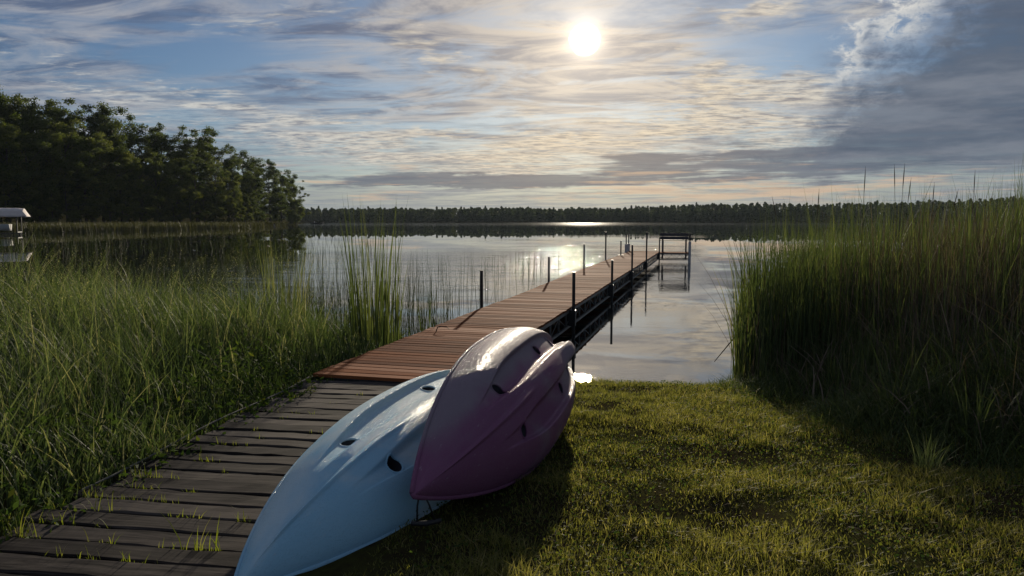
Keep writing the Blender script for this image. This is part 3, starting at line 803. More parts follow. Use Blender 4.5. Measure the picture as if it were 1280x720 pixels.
def hull_mat(name, kind):
    m, nt, out = new_mat(name)
    o = objco(nt); x, y, z = split(o)
    sw = noise(vec(x * 0.9, y * 1.6, z * 1.6), 1.6, 4, 0.5, 0.8)
    streak = noise(vec(x * 1.2, y * 14.0, z * 14.0), 2.0, 6, 0.6, 0.4)
    if kind == 'purple':
        f = sstep(sw + sstep(x, 0.55, 1.2) * 0.35 + sstep(y, 0.06, 0.26) * 0.34 - sstep(x, -0.1, -1.0) * 0.12, 0.40, 0.76)
        c = mixc(f, (0.175, 0.062, 0.128), (0.20, 0.165, 0.19))
        c = mixc(streak * 0.25, c, (0.30, 0.20, 0.27))
    else:
        f = sstep(sw + sstep(x, -0.9, 0.4) * 0.2, 0.42, 0.66)
        c = mixc(f, (0.25, 0.49, 0.64), (0.48, 0.62, 0.67))
        c = mixc(streak * 0.18, c, (0.55, 0.62, 0.64))
    dirt = sstep(noise(o, 55.0, 3, 0.5), 0.70, 0.76)
    c = mixc(dirt * 0.18, c, (0.05, 0.05, 0.05))
    scr = sstep(noise(vec(x * 3.0 + y * 9.0, y * 30.0 - x * 5.0, z * 20.0), 2.2, 4, 0.6), 0.66, 0.70)
    c = mixc(scr * 0.22, c, (0.5, 0.48, 0.5))
    dew = noise(o, 150.0, 2, 0.5)
    drop = sstep(dew, 0.56, 0.64)
    principled(nt, out, Base_Color=c, Roughness=0.75 - drop * 0.55, Specular_IOR_Level=drop * 0.3 + 0.04, Normal=bump(nt, drop + streak * 0.10, 0.55, 0.0025))
    return m
hm, dm, rm = kayak_mesh(), kayak_deck(), kayak_rim()
def kayak(label, kind, pos, yaw, pitch, roll):
    mat = hull_mat(kind + '_kayak_plastic', kind)
    e = empty('kayak', pos)
    cy, sy, cp_, sp_, cr, sr = math.cos(yaw), math.sin(yaw), math.cos(pitch), math.sin(pitch), math.cos(roll), math.sin(roll)
    Rz = Matrix(((cy, -sy, 0), (sy, cy, 0), (0, 0, 1))); Ry = Matrix(((cp_, 0, -sp_), (0, 1, 0), (sp_, 0, cp_))); Rx = Matrix(((1, 0, 0), (0, cr, -sr), (0, sr, cr)))
    e.rotation_euler = (Rz @ Ry @ Rx).to_euler()
    a, b_, c_ = hm.copy(), dm.copy(), rm.copy()
    h = obj('hull', a, mat, e); obj('deck', b_, mat, e); obj('gunwale', c_, mat, e)
    for hu, hs in HOLES:                      # moulded lip round each scupper
        c = hull_pts(np.array([hu]), np.array([hs]))[0][0]
        cc = []
        for k in range(25):
            w = 2 * math.pi * k / 24
            xx, yy = c[0] + 1.25 * .045 * math.cos(w), c[1] + .045 * math.sin(w)
            u_ = xx / KL + .5; bb = hull_pts(np.array([u_]), np.array([1.]))[1][0]
            zz = hull_pts(np.array([u_]), np.array([yy / bb]))[0][0][2]
            cc.append((xx, yy, zz - .002))
        MB().tube(cc, .0065, 8, False).build('scupper_lip', mat, h, True)
        ca = np.array(cc[:24]); nr = np.cross(ca[6] - ca[18], ca[0] - ca[12]); nr /= np.linalg.norm(nr)
        if nr[2] < 0: nr = -nr
        mid = ca.mean(0); v = []; f = []
        for dd_, sc_ in ((0.0, 1.0), (.05, .92), (.11, .8), (.15, .74)):
            v += [tuple(mid + (q_ - mid) * sc_ - nr * dd_) for q_ in ca]
        for r_ in range(3):
            for k in range(24): f.append((r_ * 24 + k, r_ * 24 + (k + 1) % 24, r_ * 24 + 24 + (k + 1) % 24, r_ * 24 + 24 + k))
        f.append(tuple(72 + k for k in range(24)))
        me = bpy.data.meshes.new('scupper_hole'); me.from_pydata(v, [], f); me.update()
        obj('scupper_hole', me, M['scupper'], h)
    # carry loop at the bow
    tip = hull_pts(np.array([.012]), np.array([0.]))[0][0]
    Rm = (Rz @ Ry @ Rx).transposed(); dn = np.array(Rm @ Vector((0, 0, -1))); fw_ = np.array(Rm @ Vector((0.55, 0.1, 0)))
    t0 = tip + np.array([.03, 0, -.02])
    q1, q2 = t0 + dn * .16 - fw_ * .03, t0 + dn * .155 + fw_ * .12
    l = MB().tube([t0, t0 * .5 + q1 * .5 - fw_ * .01, q1], .0045, 6).tube([t0 + fw_ * .01, t0 * .5 + q2 * .5 + fw_ * .01, q2], .0045, 6).build('carry_loop', M['rope'], e, True)
    MB().tube([q1 - fw_ * .05, q1 * .5 + q2 * .5 + dn * .008, q2 + fw_ * .05], [.010, .014, .010], 8).build('grip', M['rope'], l, True)
    tag(e, label, 'kayak'); return e
kayak('dusty light blue kayak lying hull up across the edge of the boardwalk', 'blue', (-.5999, 4.110, .5391), 1.2447, .0491, .3497)
kayak('purple and grey kayak tipped on its side, leaning hull out on the blue one', 'purple', (-.0183, 4.577, .7088), 1.3106, .034, .9856)

# ------------------------------------------------------------------ boats and the lift across the bay
def boat_hull(L_, W_, H_):
    v = []; f = []; n = 15; m = 9
    for i in range(n):
        t = i / (n - 1); w = W_ / 2 * (1 - max(0, (t - .45) / .55) ** 2.2); zb = H_ * .0 + H_ * .55 * max(0, (t - .6) / .4) ** 2; sh = H_ * (1 + .25 * t * t)
        for k in range(m):
            s_ = -1 + 2 * k / (m - 1)
            v.append((t * L_ - L_ / 2, w * s_ * (1 if abs(s_) < 1 else 1), zb + (sh - zb) * abs(s_) ** 2.6))
    for i in range(n - 1):
        for k in range(m - 1): f.append((i * m + k, i * m + k + 1, (i + 1) * m + k + 1, (i + 1) * m + k))
    f.append(tuple(range(m))[::-1])
    me = bpy.data.meshes.new('hull'); me.from_pydata(v, [], f); me.update()
    return me
def small_boat(px, py, heading, L_, mat, label, wind=False):
    p = at(px, py, 0); p[2] = -.12
    e = empty('motorboat', p, heading)
    hl = boat_hull(L_, L_ * .34, .75); h = obj('hull', hl, M[mat], e)
    sm = h.modifiers.new('thick', 'SOLIDIFY'); sm.thickness = .05
    for xx in (-L_ * .25, 0.05, L_ * .2): MB().box((xx - .15, -L_ * .155, .42), (xx + .15, L_ * .155, .47)).build('seat', M['boat_dark'], e)
    o = MB().box((-L_ / 2 - .28, -.14, .55), (-L_ / 2 - .02, .14, 1.0)).tube([(-L_ / 2 - .16, 0, -.3), (-L_ / 2 - .16, 0, .56)], .06, 8).build('outboard_motor', M['motor'], e)
    MB().box((L_ * .05, -.35, .47), (L_ * .05 + .35, .35, .95)).build('console', M['boat_dark'], e)
    if wind: MB().box((L_ * .17, -.35, .95), (L_ * .20, .35, 1.25)).build('windscreen', M['boat_white'], e)
    tag(e, label, 'boat'); return e
small_boat(396, 280.2, R(178), 5.6, 'boat_dark', 'dark open motorboat moored alone off the tip of the wooded point', True)
small_boat(333, 282.4, R(175), 5.2, 'boat_dark', 'low dark open boat lying against the shore reeds under the last trees')
p = at(341, 281.5, 0)
tag(MB().tube([p + np.array((.2, 0, -.3)), p + np.array((0, 0, 1.2)), p + np.array((-.5, 0, 2.3))], [.07, .05, .03], 6).tube([p + np.array((-.1, 0, 1.45)), p + np.array((.3, 0, 2.0)), p + np.array((.15, 0, 2.6))], [.04, .03, .02], 6).build('dead_branch', M['dead_wood']),
    'bleached forked branch sticking up from the water beside the shore reeds', 'branch')
# covered boat lift
lp = at(27, 293.5, 0)
lift = empty('boat_lift', (lp[0], lp[1], 0), R(24))
tag(lift, 'boat lift with a pale canvas canopy standing in the water off the wood', 'boat lift')
LW, LD = 6.4, 3.0
def canopy():
    v = []; f = []; nx_, nyy = 17, 11
    for i in range(nx_):
        t = i / (nx_ - 1); x = -LW + t * (LW + .9)
        e_ = min(1, min(t, 1 - t) / .10); rise = .62 * math.sin(e_ * math.pi / 2) ** .8
        for k in range(nyy):
            s_ = -1 + 2 * k / (nyy - 1)
            zz = 2.72 + rise * (1 - abs(s_) ** 2.4) + (.02 * math.sin(i * 2.7 + k))
            yy = s_ * LD / 2
            if k in (0, nyy - 1): zz = 2.25 + .03 * math.sin(i * 1.9)
            v.append((x, yy, zz if 0 < i < nx_ - 1 else min(zz, 2.28)))
    for i in range(nx_ - 1):
        for k in range(nyy - 1): f.append((i * nyy + k, (i + 1) * nyy + k, (i + 1) * nyy + k + 1, i * nyy + k + 1))
    me = bpy.data.meshes.new('canopy'); me.from_pydata(v, [], f); me.update(); return me
cn = obj('canopy', canopy(), M['canvas'], lift); sm = cn.modifiers.new('thick', 'SOLIDIFY'); sm.thickness = .03
mb = MB()
for yy in (-LD / 2 + .05, LD / 2 - .05): mb.tube([(-LW + .1, yy, 2.32), (.8, yy, 2.32)], .04, 6)
mb.build('canopy_frame', M['alu'], cn)
for xx in (-LW + 1.4, -.2):
    for yy in (-LD / 2 + .1, LD / 2 - .1): MB().box((xx - .06, yy - .06, -1.2), (xx + .06, yy + .06, 2.3)).build('post', M['black_metal'], lift)
for yy in (-LD / 2 + .1, LD / 2 - .1): MB().box((-LW + 1.0, yy - .05, .06), (.2, yy + .05, .26)).build('bottom_beam', M['black_metal'], lift)
for xx in (-LW + 1.4, -.2): MB().box((xx - .05, -LD / 2 + .16, .28), (xx + .05, LD / 2 - .16, .42)).build('cross_beam', M['alu'], lift)
lb = empty('lifted_boat', lift.matrix_basis @ Vector((-3.7, 0, .52)), R(24 + 180))
h = obj('hull', boat_hull(5.2, 1.9, .8), M['boat_white'], lb); sm = h.modifiers.new('thick', 'SOLIDIFY'); sm.thickness = .05
for xx in (-1.2, .4): MB().box((xx - .2, -.7, .5), (xx + .2, .7, .58)).build('seat', M['boat_dark'], lb)
tag(lb, 'white boat raised under the canvas canopy of the boat lift', 'boat')

# ------------------------------------------------------------------ grasses
def in_shadow_free(*a): return True
def kay_mask(x, y):                          # ground pressed under the kayaks
    def seg(ax, ay, bx, by, r):
        t = np.clip(((x - ax) * (bx - ax) + (y - ay) * (by - ay)) / ((bx - ax) ** 2 + (by - ay) ** 2), 0, 1)
        return np.hypot(x - ax - t * (bx - ax), y - ay - t * (by - ay)) < r
    return seg(-1.0, 2.9, -.2, 5.3, .30) | seg(-.1, 4.1, .25, 5.6, .16)
def scatter(n, x0, x1, y0, y1): return rng.uniform(x0, x1, n), rng.uniform(y0, y1, n)
def dock_off(x, y): return (x - D0[0]) * DR[0] + (y - D0[1]) * DR[1], (x - D0[0]) * DD[0] + (y - D0[1]) * DD[1]

def lawn():
    n = 330000
    x = rng.uniform(-1.2, 6.5, n); y = 1.6 + 6.7 * rng.uniform(0, 1, n) ** 1.25
    d = shore(x) - y
    wo_ = walk_off(x, y)
    cl = vnoise(x, y, 2.2, 21) * 0.6 + vnoise(x, y, 6.5, 22) * 0.4
    keep = (d > 0.02) & (wo_ > 1.36) & (~kay_mask(x, y)) & (rng.uniform(0, 1, n) < np.clip(cl * 2.6 - 0.42, 0.22, 1)) & (x < np.interp(y, [1.6, 3, 4, 5, 6, 7, 9], [4.5, 3.9, 3.4, 2.95, 2.7, 2.6, 2.8]))
    x, y, cl, d = x[keep], y[keep], cl[keep], d[keep]; n = len(x)
    h = (0.016 + 0.105 * cl ** 1.6 * rng.uniform(0.25, 1.1, n)) * np.where(d < .7, 1.3, 1.0)
    h = h * np.where(vnoise(x, y, 9.0, 24) > .72, 1.45, 1.0)
    root = np.stack([x, y, ground_z(x, y) - .006], 1)
    tint = np.clip(cl * 0.5 + rng.normal(0.25, 0.2, n) + (rng.uniform(0, 1, n) < .10) * .5, 0, 1)
    o = obj('lawn_grass', blades('lawn_grass', root, h, rng.uniform(.003, .0075, n), rng.uniform(.1, 1.2, n), rng.uniform(0, .45, n), tint, 2), M['lawn'])
    tag(o, 'short mown yellow-green grass on the bank between boardwalk and lake', 'grass', kind='stuff')
lawn()

def meadow():
    # tall fine grass west of the boardwalk and dock
    n = 90000
    x = -1.6 - 15.5 * rng.uniform(0, 1, n) ** 1.35; y = rng.uniform(1.8, 13.2, n)
    x = x + np.interp(y, [2, 7, 12], [-.9, -.1, 1.2])
    sh = shore(x) + 1.2 + (vnoise(x, y, .5, 8) - .5) * 2.0
    wo_ = walk_off(x, y); do_, al = dock_off(x, y)
    edge = np.where(y < 6.6, -wo_, -do_)
    cl = vnoise(x, y, 1.1, 31) * .6 + vnoise(x, y, 3.3, 32) * .4
    keep = (y < sh) & (edge > -.04) & (rng.uniform(0, 1, n) < np.clip(.25 + cl, 0, 1)) & (np.abs(x) < y * .95 + 2.2)
    x, y, cl, edge = x[keep], y[keep], cl[keep], edge[keep]; n = len(x)
    hh = np.interp(edge, [-.04, .5, 1.1, 3, 6], [.16, .48, .74, .92, 1.02]) * (.45 + .95 * cl) * rng.uniform(.55, 1.2, n)
    hh *= np.interp(y, [2, 4, 7, 13], [.80, .95, 1.1, 1.15])
    root = np.stack([x, y, np.maximum(ground_z(x, y), -.2) - .01], 1)
    tint = np.clip(rng.normal(.45, .24, n) + (cl - .5) * .5 + (rng.uniform(0, 1, n) < .06) * .5, 0, 1)
    thin = rng.uniform(0, 1, n) < .62
    o = obj('meadow_grass', blades('meadow_grass', root, hh, np.where(thin, rng.uniform(.004, .008, n), rng.uniform(.010, .019, n)), rng.uniform(.08, .75, n), rng.uniform(0, .35, n), tint, 4), M['meadow'])
    tag(o, 'dense tall green grass beside the boardwalk and the start of the dock', 'grass', kind='stuff')
meadow()
def litter():
    # clover and weeds through the lawn, dead blades and bits of reed on it
    n = 26000
    x = rng.uniform(-1.0, 3.6, n); y = rng.uniform(1.8, 7.7, n)
    c1 = vnoise(x, y, 1.5, 81); keep = (c1 > .55) & (walk_off(x, y) > 1.4) & (~kay_mask(x, y)) & (x < bed_front(y) + .3) & (shore(x) - y > .15)
    x, y = x[keep], y[keep]; n = len(x)
    cen = np.stack([x, y, ground_z(x, y) + rng.uniform(.012, .05, n)], 1)
    o = obj('clover_leaves', quads_cloud('clover_leaves', cen, rng.uniform(.008, .02, n), np.clip(rng.normal(.55, .25, n), 0, 1), .8, 1.2), M['weed'])
    tag(o, 'patches of small round clover leaves growing in the lawn', 'clover', kind='stuff')
    n = 1500
    x = rng.uniform(-1.0, 3.6, n); y = rng.uniform(1.8, 7.8, n)
    keep = (walk_off(x, y) > 1.4) & (~kay_mask(x, y)) & (x < bed_front(y) + .3) & (shore(x) - y > .03) & (rng.uniform(0, 1, n) < .3 + 1.0 * (shore(x) - y < .5))
    x, y = x[keep], y[keep]; n = len(x)
    root = np.stack([x, y, ground_z(x, y) + .012], 1)
    o = obj('dead_grass', blades('dead_grass', root, rng.uniform(.02, .10, n), rng.uniform(.003, .007, n), rng.uniform(1.0, 3.0, n), rng.uniform(.5, .9, n), rng.uniform(0, .6, n), 3), M['dry'])
    tag(o, 'bits of dead brown grass and reed lying on the lawn', 'dead grass', kind='stuff')
def seed_heads():
    n = 2600
    x = -1.9 - 12 * rng.uniform(0, 1, n) ** 1.2; y = rng.uniform(3.0, 12.0, n)
    do_, al = dock_off(x, y); wo_ = walk_off(x, y); edge = np.where(y < 6.6, -wo_, -do_)
    keep = (edge > .6) & (np.abs(x) < y * .95 + 1.5); x, y = x[keep], y[keep]; n = len(x)
    cen = []; 
    h = rng.uniform(.7, 1.15, n)
    for k in range(12):
        t = k / 11; cen.append(np.stack([x + rng.normal(0, .014, n) + .05 * t, y + rng.normal(0, .014, n), ground_z(x, y) + h + t * .12], 1))
    cen = np.concatenate(cen)
    o = obj('grass_seed_heads', quads_cloud('grass_seed_heads', cen, rng.uniform(.008, .018, len(cen)), np.clip(rng.normal(.9, .1, len(cen)), 0, 1), .4), M['meadow'])
    tag(o, 'pale feathery seed heads over the tall grass', 'grass', kind='stuff')
seed_heads()

def rushes():
    # thin bulrush stems standing in the water off the west side of the dock
    n = 9000
    al = 3.0 + 24 * rng.uniform(0, 1, n) ** 1.7; off = -.12 - rng.uniform(0, 1, n) ** 1.0 * (2.0 + al * .85)
    x = D0[0] + DR[0] * off + DD[0] * al; y = D0[1] + DR[1] * off + DD[1] * al
    cl = vnoise(x, y, .8, 41) * .5 + vnoise(x, y, 2.6, 42) * .5
    keep = (rng.uniform(0, 1, n) < np.clip(cl * 2.6 - .75, 0, 1) * np.interp(al, [3, 8, 14, 27], [1, .9, .45, .2])) & ~((off > -1.8) & (al > 9.5))
    x, y, al = x[keep], y[keep], al[keep]; n = len(x)
    root = np.stack([x, y, np.full(n, -.15)], 1)
    h = rng.uniform(.55, 1.35, n) * np.interp(al, [3, 10, 27], [1, .95, .75])
    o = obj('bulrush_stems', blades('bulrush_stems', root, h, rng.uniform(.006, .011, n), np.abs(rng.normal(.05, .12, n)), np.zeros(n), np.clip(rng.normal(.45, .25, n), 0, 1), 3), M['rush'])
    tag(o, 'thin dark bulrush stems standing in open water off the dock', 'rushes', kind='stuff')
rushes()

def bed_front(y): return np.interp(y, [3.0, 3.6, 4.14, 4.56, 5.1, 5.9, 6.65, 7.46, 8.3, 9.5, 11, 16], [3.35, 3.10, 2.97, 2.75, 2.52, 2.37, 2.34, 2.27, 2.55, 3.1, 3.9, 6.0])
def far_rushes():
    n = 5200
    px = rng.uniform(-40, 470, n); py = 288 + 40 * rng.uniform(0, 1, n) ** 1.2
    root = np.array([at(a, b, 0.0) for a, b in zip(px, py)])
    cl = vnoise(root[:, 0], root[:, 1], .35, 71)
    keep = rng.uniform(0, 1, n) < np.clip(cl * 2.2 - .45, 0, 1) * np.interp(px, [0, 330, 470], [1, .9, .5]); root = root[keep]; n = len(root)
    root[:, 2] = -.15
    d = root[:, 1]
    o = obj('open_water_rushes', blades('open_water_rushes', root, rng.uniform(.5, 1.25, n), rng.uniform(.5, 1, n) * np.interp(d, [12, 40, 90], [.009, .022, .035]), np.abs(rng.normal(.1, .16, n)), np.zeros(n), np.clip(rng.normal(.5, .25, n), 0, 1), 3), M['rush'])
    tag(o, 'scattered thin rushes standing in the open bay beyond the meadow grass', 'rushes', kind='stuff')
far_rushes()
def reed_bed():
    n = 100000
    x = 2.2 + 13 * rng.uniform(0, 1, n) ** 1.2; y = rng.uniform(3.2, 15.5, n)
    f = x - bed_front(y) - (vnoise(x, y, 1.1, 53) - .5) * .5
    cl = vnoise(x, y, 1.2, 51) * .55 + vnoise(x, y, 3.5, 52) * .45
    keep = (f > .04) & (rng.uniform(0, 1, n) < np.clip(.15 + cl, 0, 1)) & (x < y * .9 + 1.6) & ((f > .55) | (y > 6.9))
    x, y, cl, f = x[keep], y[keep], cl[keep], f[keep]; n = len(x)
    prof = np.maximum(np.interp(f, [0, .5, 1.0, 1.6, 2.3], [.25, .45, .85, 1.40, 1.72]), np.interp(y, [6.7, 7.7], [0, 1]) * np.interp(f, [0, .12, .4], [1.35, 1.66, 1.82]))
    h = prof * rng.uniform(.62, 1.08, n) * (.86 + .26 * cl) * np.interp(y, [4.5, 6.5, 7.4, 9.5, 14], [.76, .88, 1.18, 1.12, 1.04])
    root = np.stack([x, y, np.maximum(ground_z(x, y), -.15) - .01], 1)
    dryp = np.exp(-(((x / y) - .60) / .15) ** 2) * .62 * (f > .9) * (f < 4.5) + .06
    dry = rng.uniform(0, 1, n) < dryp
    for nm, sel, mat, lab in (('green_reeds', ~dry, 'reed', 'tall dense green reed bed standing at the water edge beside the lawn'), ('dry_reeds', dry, 'dry', 'brown dead reed stalks tangled among the tall green reed bed')):
        k = sel.sum(); hs = h[sel] * (.90 if nm == 'dry_reeds' else 1.0)
        bend = np.abs(rng.normal(.06, .13, k)) if nm == 'green_reeds' else np.abs(rng.normal(.16, .26, k))
        o = obj(nm, blades(nm, root[sel], hs, rng.uniform(.008, .02, k), bend, rng.uniform(0, .12, k), np.clip(rng.normal(.5, .22, k), 0, 1), 4), M[mat])
        tag(o, lab, 'reeds', kind='stuff')
    # broken stalks leaning every way through the bed
    n = 2600
    y = rng.uniform(4.2, 11.0, n); x = bed_front(y) + .15 + 4.2 * rng.uniform(0, 1, n) ** 1.1
    keep = x < y * .9 + 1.2; x, y = x[keep], y[keep]; n = len(x); f = x - bed_front(y)
    root = np.stack([x, y, np.maximum(ground_z(x, y), -.1)], 1)
    h = np.interp(f, [0, .6, 1.6, 2.5], [.35, .7, 1.25, 1.5]) * rng.uniform(.45, 1.1, n)
    o = obj('broken_reeds', blades('broken_reeds', root, h, rng.uniform(.007, .014, n), rng.uniform(.2, 1.1, n), rng.uniform(0, .45, n), np.clip(rng.normal(.7, .25, n), 0, 1), 4), M['dry'])
    tag(o, 'pale broken reed stalks leaning across the front of the reed bed', 'reeds', kind='stuff')
    # arching sedge and coarse grass along the front of the bed
    n = 34000
    y = rng.uniform(3.2, 8.2, n); off = rng.uniform(-.35, 1.7, n) ; x = bed_front(y) + off
    cl = vnoise(x, y, 1.6, 55)
    keep = (rng.uniform(0, 1, n) < (.2 + cl) * np.interp(off, [-.35, .1], [.15, 1])); x, y, off, cl = x[keep], y[keep], off[keep], cl[keep]; n = len(x)
    h = np.interp(off, [-.35, 0, .5, 1.2], [.10, .28, .55, .85]) * rng.uniform(.5, 1.1, n) * (.6 + .65 * cl)
    root = np.stack([x, y, ground_z(x, y) - .01], 1)
    o = obj('sedge', blades('sedge', root, h, rng.uniform(.004, .010, n), rng.uniform(.25, 1.1, n), rng.uniform(.1, .6, n), np.clip(rng.normal(.45, .24, n), 0, 1), 5), M['sedge'])
    tag(o, 'arching dark sedge leaves along the foot of the reed bed', 'sedge', kind='stuff')
reed_bed()
litter()

def clump(name, label, cat, pos, n, hmin, hmax, wmin, wmax, rad, bend, droop, mat, tint=.5, segs=5, group=None, part='leaf_blades'):
    r_ = rng.uniform(0, 1, n) ** .6 * rad; a = rng.uniform(0, 2 * np.pi, n)
    root = np.stack([r_ * np.cos(a), r_ * np.sin(a), np.full(n, -.012)], 1)
    me = blades(name, root, rng.uniform(hmin, hmax, n), rng.uniform(wmin, wmax, n), rng.uniform(bend * .2, bend, n), rng.uniform(0, droop, n), np.clip(rng.normal(tint, .16, n), 0, 1), segs, ang=a + rng.normal(0, .6, n))
    return tag(obj(name, me, M[mat], loc=pos), label, cat, group)
def gpos(px, py, z): 
    p = at(px, py, z); p[2] = float(ground_z(np.array([p[0]]), np.array([p[1]]))[0]); return p
def gd(px, d):
    p = at_d(px, 300, d); p[2] = max(-.15, float(ground_z(np.array([p[0]]), np.array([p[1]]))[0])); return p
clump('cattail_clump', 'tall broad-leaved cattail clump rising above the meadow grass beside the dock', 'cattail', gd(466, 9.2), 110, .8, 2.2, .013, .026, .32, .15, .03, 'reed', .6)
clump('cattail_clump', 'wide pale green cattail clump at the edge of the open water in the meadow', 'cattail', gd(356, 10.6), 120, .8, 1.95, .012, .022, .36, .18, .05, 'reed', .8)
clump('cattail_clump', 'small cattail clump standing among the bulrushes beside the dock', 'cattail', gd(536, 10.4), 26, .6, 1.2, .012, .02, .16, .2, .05, 'reed', .45)
clump('sedge_tuft', 'bright green sedge tuft where the lawn meets the shaded reed bed', 'sedge', gpos(1158, 592, .36), 60, .14, .30, .004, .008, .07, .7, .3, 'meadow', .75)
clump('sedge_tuft', 'arching sedge clump standing tall in front of the brown dead reeds', 'sedge', gpos(1120, 530, .34), 50, .4, .75, .007, .012, .12, .8, .6, 'reed', .6)
clump('sedge_tuft', 'upright sedge clump in the deep shade of the reed bed', 'sedge', gpos(1222, 560, .36), 40, .35, .62, .008, .014, .10, .4, .3, 'reed', .5)
# tall flower stalks above the reeds
sk = [(1082, 208, 9.0, .02), (1118, 205, 9.4, -.1), (1131, 204, 8.8, .05), (1139, 222, 9.2, .12), (1168, 228, 9.0, .04), (1219, 212, 9.5, .0), (965, 245, 9.4, -.35), (1024, 236, 9.0, .05), (1060, 250, 9.3, .1), (1198, 236, 9.2, .25)]
for px, py, d, ln_ in sk:
    tp = at_d(px, py, d); bx = tp[0] - ln_ * .8; g = max(-.1, float(ground_z(np.array([bx]), np.array([d]))[0]))
    e = empty('reed_stalk', (bx, tp[1], g))
    hh = tp[2] - g; q = ln_ * .8
    MB().tube([(q * t * t, 0, -.02 + t * (hh + .02)) for t in np.linspace(0, 1, 6)], [.004, .004, .0035, .003, .0025, .0015], 5).build('stem', M['dry'], e)
    MB().tube([(q * t * t, 0, -.02 + t * (hh + .02)) for t in (.86, .9, .95, .985)], [.002, .005, .005, .002], 6).build('seed_head', M['dry'], e)
    tag(e, 'thin brown reed stalk standing well above the rest of the reed bed', 'reed stalk', 'tall stalks above the reed bed')
# fallen reed over the water
a_, b_ = at(893, 452, .28), at_d(948, 392, 8.3)
tag(MB().tube([a_, (a_ + b_) / 2 + np.array((0, 0, .03)), b_], [.004, .008, .01], 6).build('fallen_reed', M['dry']), 'broken reed stalk leaning out over the water from the reed bed', 'reed stalk')

def leafy(name, label, pos, h, nst, leaf, mat, tint, spread=.25):
    e = empty(name, pos)
    for s_ in range(nst):
        a = rnd.uniform(0, 6.28); q = rnd.uniform(.1, spread) * h; hh = h * rnd.uniform(.6, 1)
        pts = [(math.cos(a) * q * t ** 1.4, math.sin(a) * q * t ** 1.4, -.01 + t * hh) for t in np.linspace(0, 1, 6)]
        MB().tube(pts, [.005, .0045, .004, .003, .0025, .0015], 5).build('stem', M['reed'] if mat != 'dry' else M['dry'], e)
        v = []; f = []; tn = []
        for k in range(11):
            t = .25 + .75 * k / 10; b = np.array([math.cos(a) * q * t ** 1.4, math.sin(a) * q * t ** 1.4, t * hh]); w = k * 2.4 + rnd.uniform(-.3, .3)
            L_ = leaf * (1.15 - .6 * t) * rnd.uniform(.8, 1.2); d = np.array([math.cos(w), math.sin(w), rnd.uniform(-.1, .5)]); n_ = np.array([-math.sin(w), math.cos(w), 0])
            o_ = len(v); v += [b, b + d * L_ * .45 + n_ * L_ * .2, b + d * L_ + np.array([0, 0, -.2 * L_]), b + d * L_ * .45 - n_ * L_ * .2]; f.append((o_, o_ + 1, o_ + 2, o_ + 3)); tn += [min(1, max(0, rnd.gauss(tint, .15)))] * 4
        obj('leaves', np_mesh('leaves', np.array(v), f, None, tn), M[mat], e)
    return tag(e, label, 'plant')
leafy('leafy_weed', 'leafy weed with small yellowing leaves in front of the brown dead reeds', gd(1182, 6.9), .62, 3, .085, 'weed', .9)
leafy('leafy_weed', 'tall yellow-leaved weed growing at the shaded edge of the brown reeds', gd(1255, 6.6), .95, 4, .11, 'weed', .95)
leafy('leafy_weed', 'green broad-leaved weed at the foot of the green reeds by the lawn', gd(1008, 7.5), .55, 4, .10, 'weed', .7)
leafy('leafy_weed', 'small bright seedling with one broad yellow-green leaf on the boardwalk', at(388, 494, WALK_Z), .10, 1, .06, 'tuft', .6)

def undergrowth():
    n = 6500
    t = rng.uniform(-.6, 5.5, n); off = .22 - 1.2 * rng.uniform(.0, 1.0, n)
    p = W0[None] + WD[None] * (-t)[:, None] + WR[None] * off[:, None]
    x, y = p[:, 0], p[:, 1]; cl = vnoise(x, y, 2.0, 61)
    keep = rng.uniform(0, 1, n) < .2 + cl; x, y, off, cl = x[keep], y[keep], off[keep], cl[keep]; n = len(x)
    z = np.where(off > -.03, WALK_Z - .02, ground_z(x, y)) + rng.uniform(.02, 1, n) * np.clip(.1 - off * .5, .03, .34) * (.5 + cl)
    o = obj('undergrowth', quads_cloud('undergrowth', np.stack([x, y, z], 1), rng.uniform(.025, .075, n), np.clip(rng.normal(.4, .2, n), 0, 1), .4, .8), M['weed'])
    tag(o, 'low dark leafy weeds between the boardwalk and the tall grass', 'weeds', kind='stuff')
undergrowth()

# grass tufts growing up through the old boards: (photo px, px, size, yellow)
TU = [(20, 680, 1), (42, 668, 1.3), (60, 655, .7), (95, 650, .8), (118, 668, .5), (128, 682, .9), (160, 636, .9), (133, 640, 1.1), (185, 622, .7), (152, 620, .8), (165, 622, .7), (168, 600, .9), (180, 606, .8), (250, 690, 1.5), (262, 692, .9), (210, 690, .6), (190, 704, .6), (312, 648, .9), (240, 650, .5), (205, 655, .4),
      (222, 628, .4), (200, 598, .6), (225, 600, .5), (245, 583, .6), (262, 582, .5), (285, 590, .3), (300, 560, .5), (270, 562, .5), (320, 545, .4), (345, 522, .4), (365, 522, .35), (395, 518, .4), (330, 548, .4), (370, 498, .3), (420, 505, .35), (352, 505, .3), (440, 482, .3), (405, 476, .35),
      (60, 700, .8), (100, 712, .7), (150, 712, .6), (5, 655, .9), (75, 632, .8), (100, 628, .8), (110, 608, .8)]
for _ in range(44):                        # smaller ones, thickest towards the meadow side
    q_ = W0 + WD * (-.1 - rnd.random() * 4.2) + WR * (rnd.random() ** 1.6 * 1.1); q_[2] = WALK_Z
    a_, b_ = proj(q_); TU.append((float(a_), float(b_), rnd.uniform(.2, .55)))
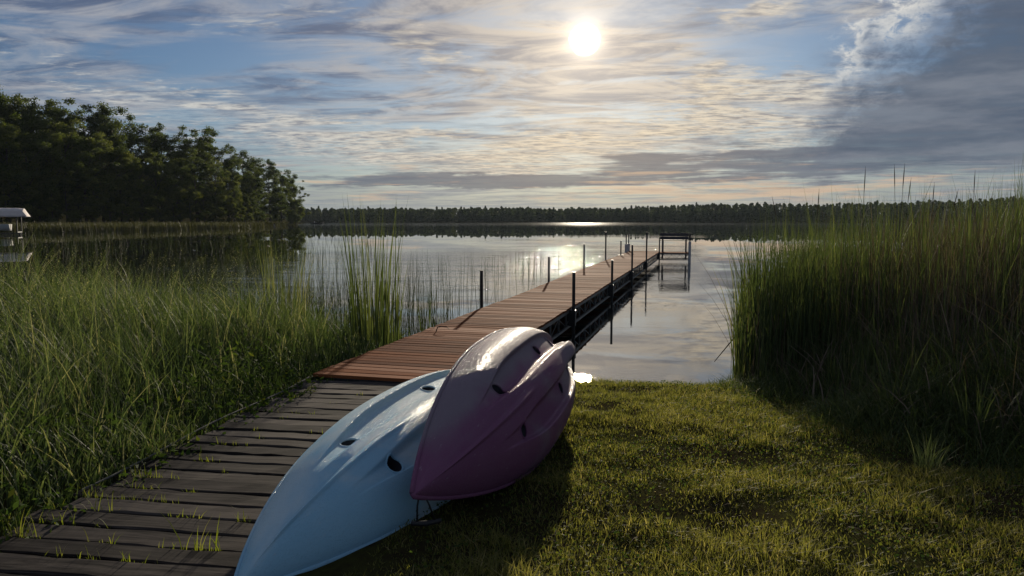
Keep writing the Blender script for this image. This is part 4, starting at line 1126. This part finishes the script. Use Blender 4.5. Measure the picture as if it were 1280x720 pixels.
for i, (px, py, sc) in enumerate(TU):
    p = at(px, py, WALK_Z - .02)
    # slide to the nearest gap between boards
    al = (p[0] - W0[0]) * WD[0] + (p[1] - W0[1]) * WD[1]; g = -.07 - round((-al - .07) / WP) * WP
    p = p + WD * (g - al); p[2] = WALK_Z - .03
    n = int(5 + 12 * sc)
    rx = np.clip(rng.normal(0, 1, n), -1.5, 1.5) * (.04 * sc + .010); ry = rng.normal(0, .004, n)
    root = np.stack([rx * WR[0] + ry * WD[0], rx * WR[1] + ry * WD[1], np.zeros(n)], 1)
    me = blades('grass_tuft', root, (.02 + rng.uniform(.05, 1, n) ** 1.6 * .14 * sc), rng.uniform(.0035, .007, n), rng.uniform(.05, .6, n), rng.uniform(0, .3, n), np.clip(rng.normal(.55, .22, n), 0, 1), 3)
    tag(obj('grass_tuft', me, M['tuft'], loc=p), 'small yellow-green grass tuft sprouting between the dark boardwalk planks', 'grass tuft', 'tufts between the boardwalk planks')
# dark stubs at the water edge under the reeds
for i, (px, py) in enumerate([(918, 480), (926, 474), (934, 484), (945, 478), (940, 492), (955, 496)]):
    p = gpos(px, py, .02)
    mb = MB()
    for k in range(7):
        q = np.array([rnd.uniform(-.05, .05), rnd.uniform(-.05, .05), -.04]); mb.tube([p + q, p + q * 1.3 + np.array([rnd.uniform(-.04, .04), 0, rnd.uniform(.06, .2)])], [.008, .004], 5)
    tag(mb.build('reed_stub', M['mud_wood']), 'cluster of wet black reed stubs at the water edge below the green reeds', 'reed stub', 'reed stubs at the water edge')

# ------------------------------------------------------------------ damp morning air over the lake
hm_, nt, out = new_mat('haze_air')
vp = nt.nodes.new('ShaderNodeVolumePrincipled'); vp.inputs['Color'].default_value = (0.72, 0.86, 1.0, 1); vp.inputs['Density'].default_value = 0.000055; vp.inputs['Anisotropy'].default_value = 0.2
nt.links.new(vp.outputs[0], out.inputs['Volume'])
mb = MB().box((-2800, -120, -2.8), (2800, 2900, 36))
tag(mb.build('haze', hm_), 'thin pale morning haze lying over the lake', 'haze', kind='stuff')
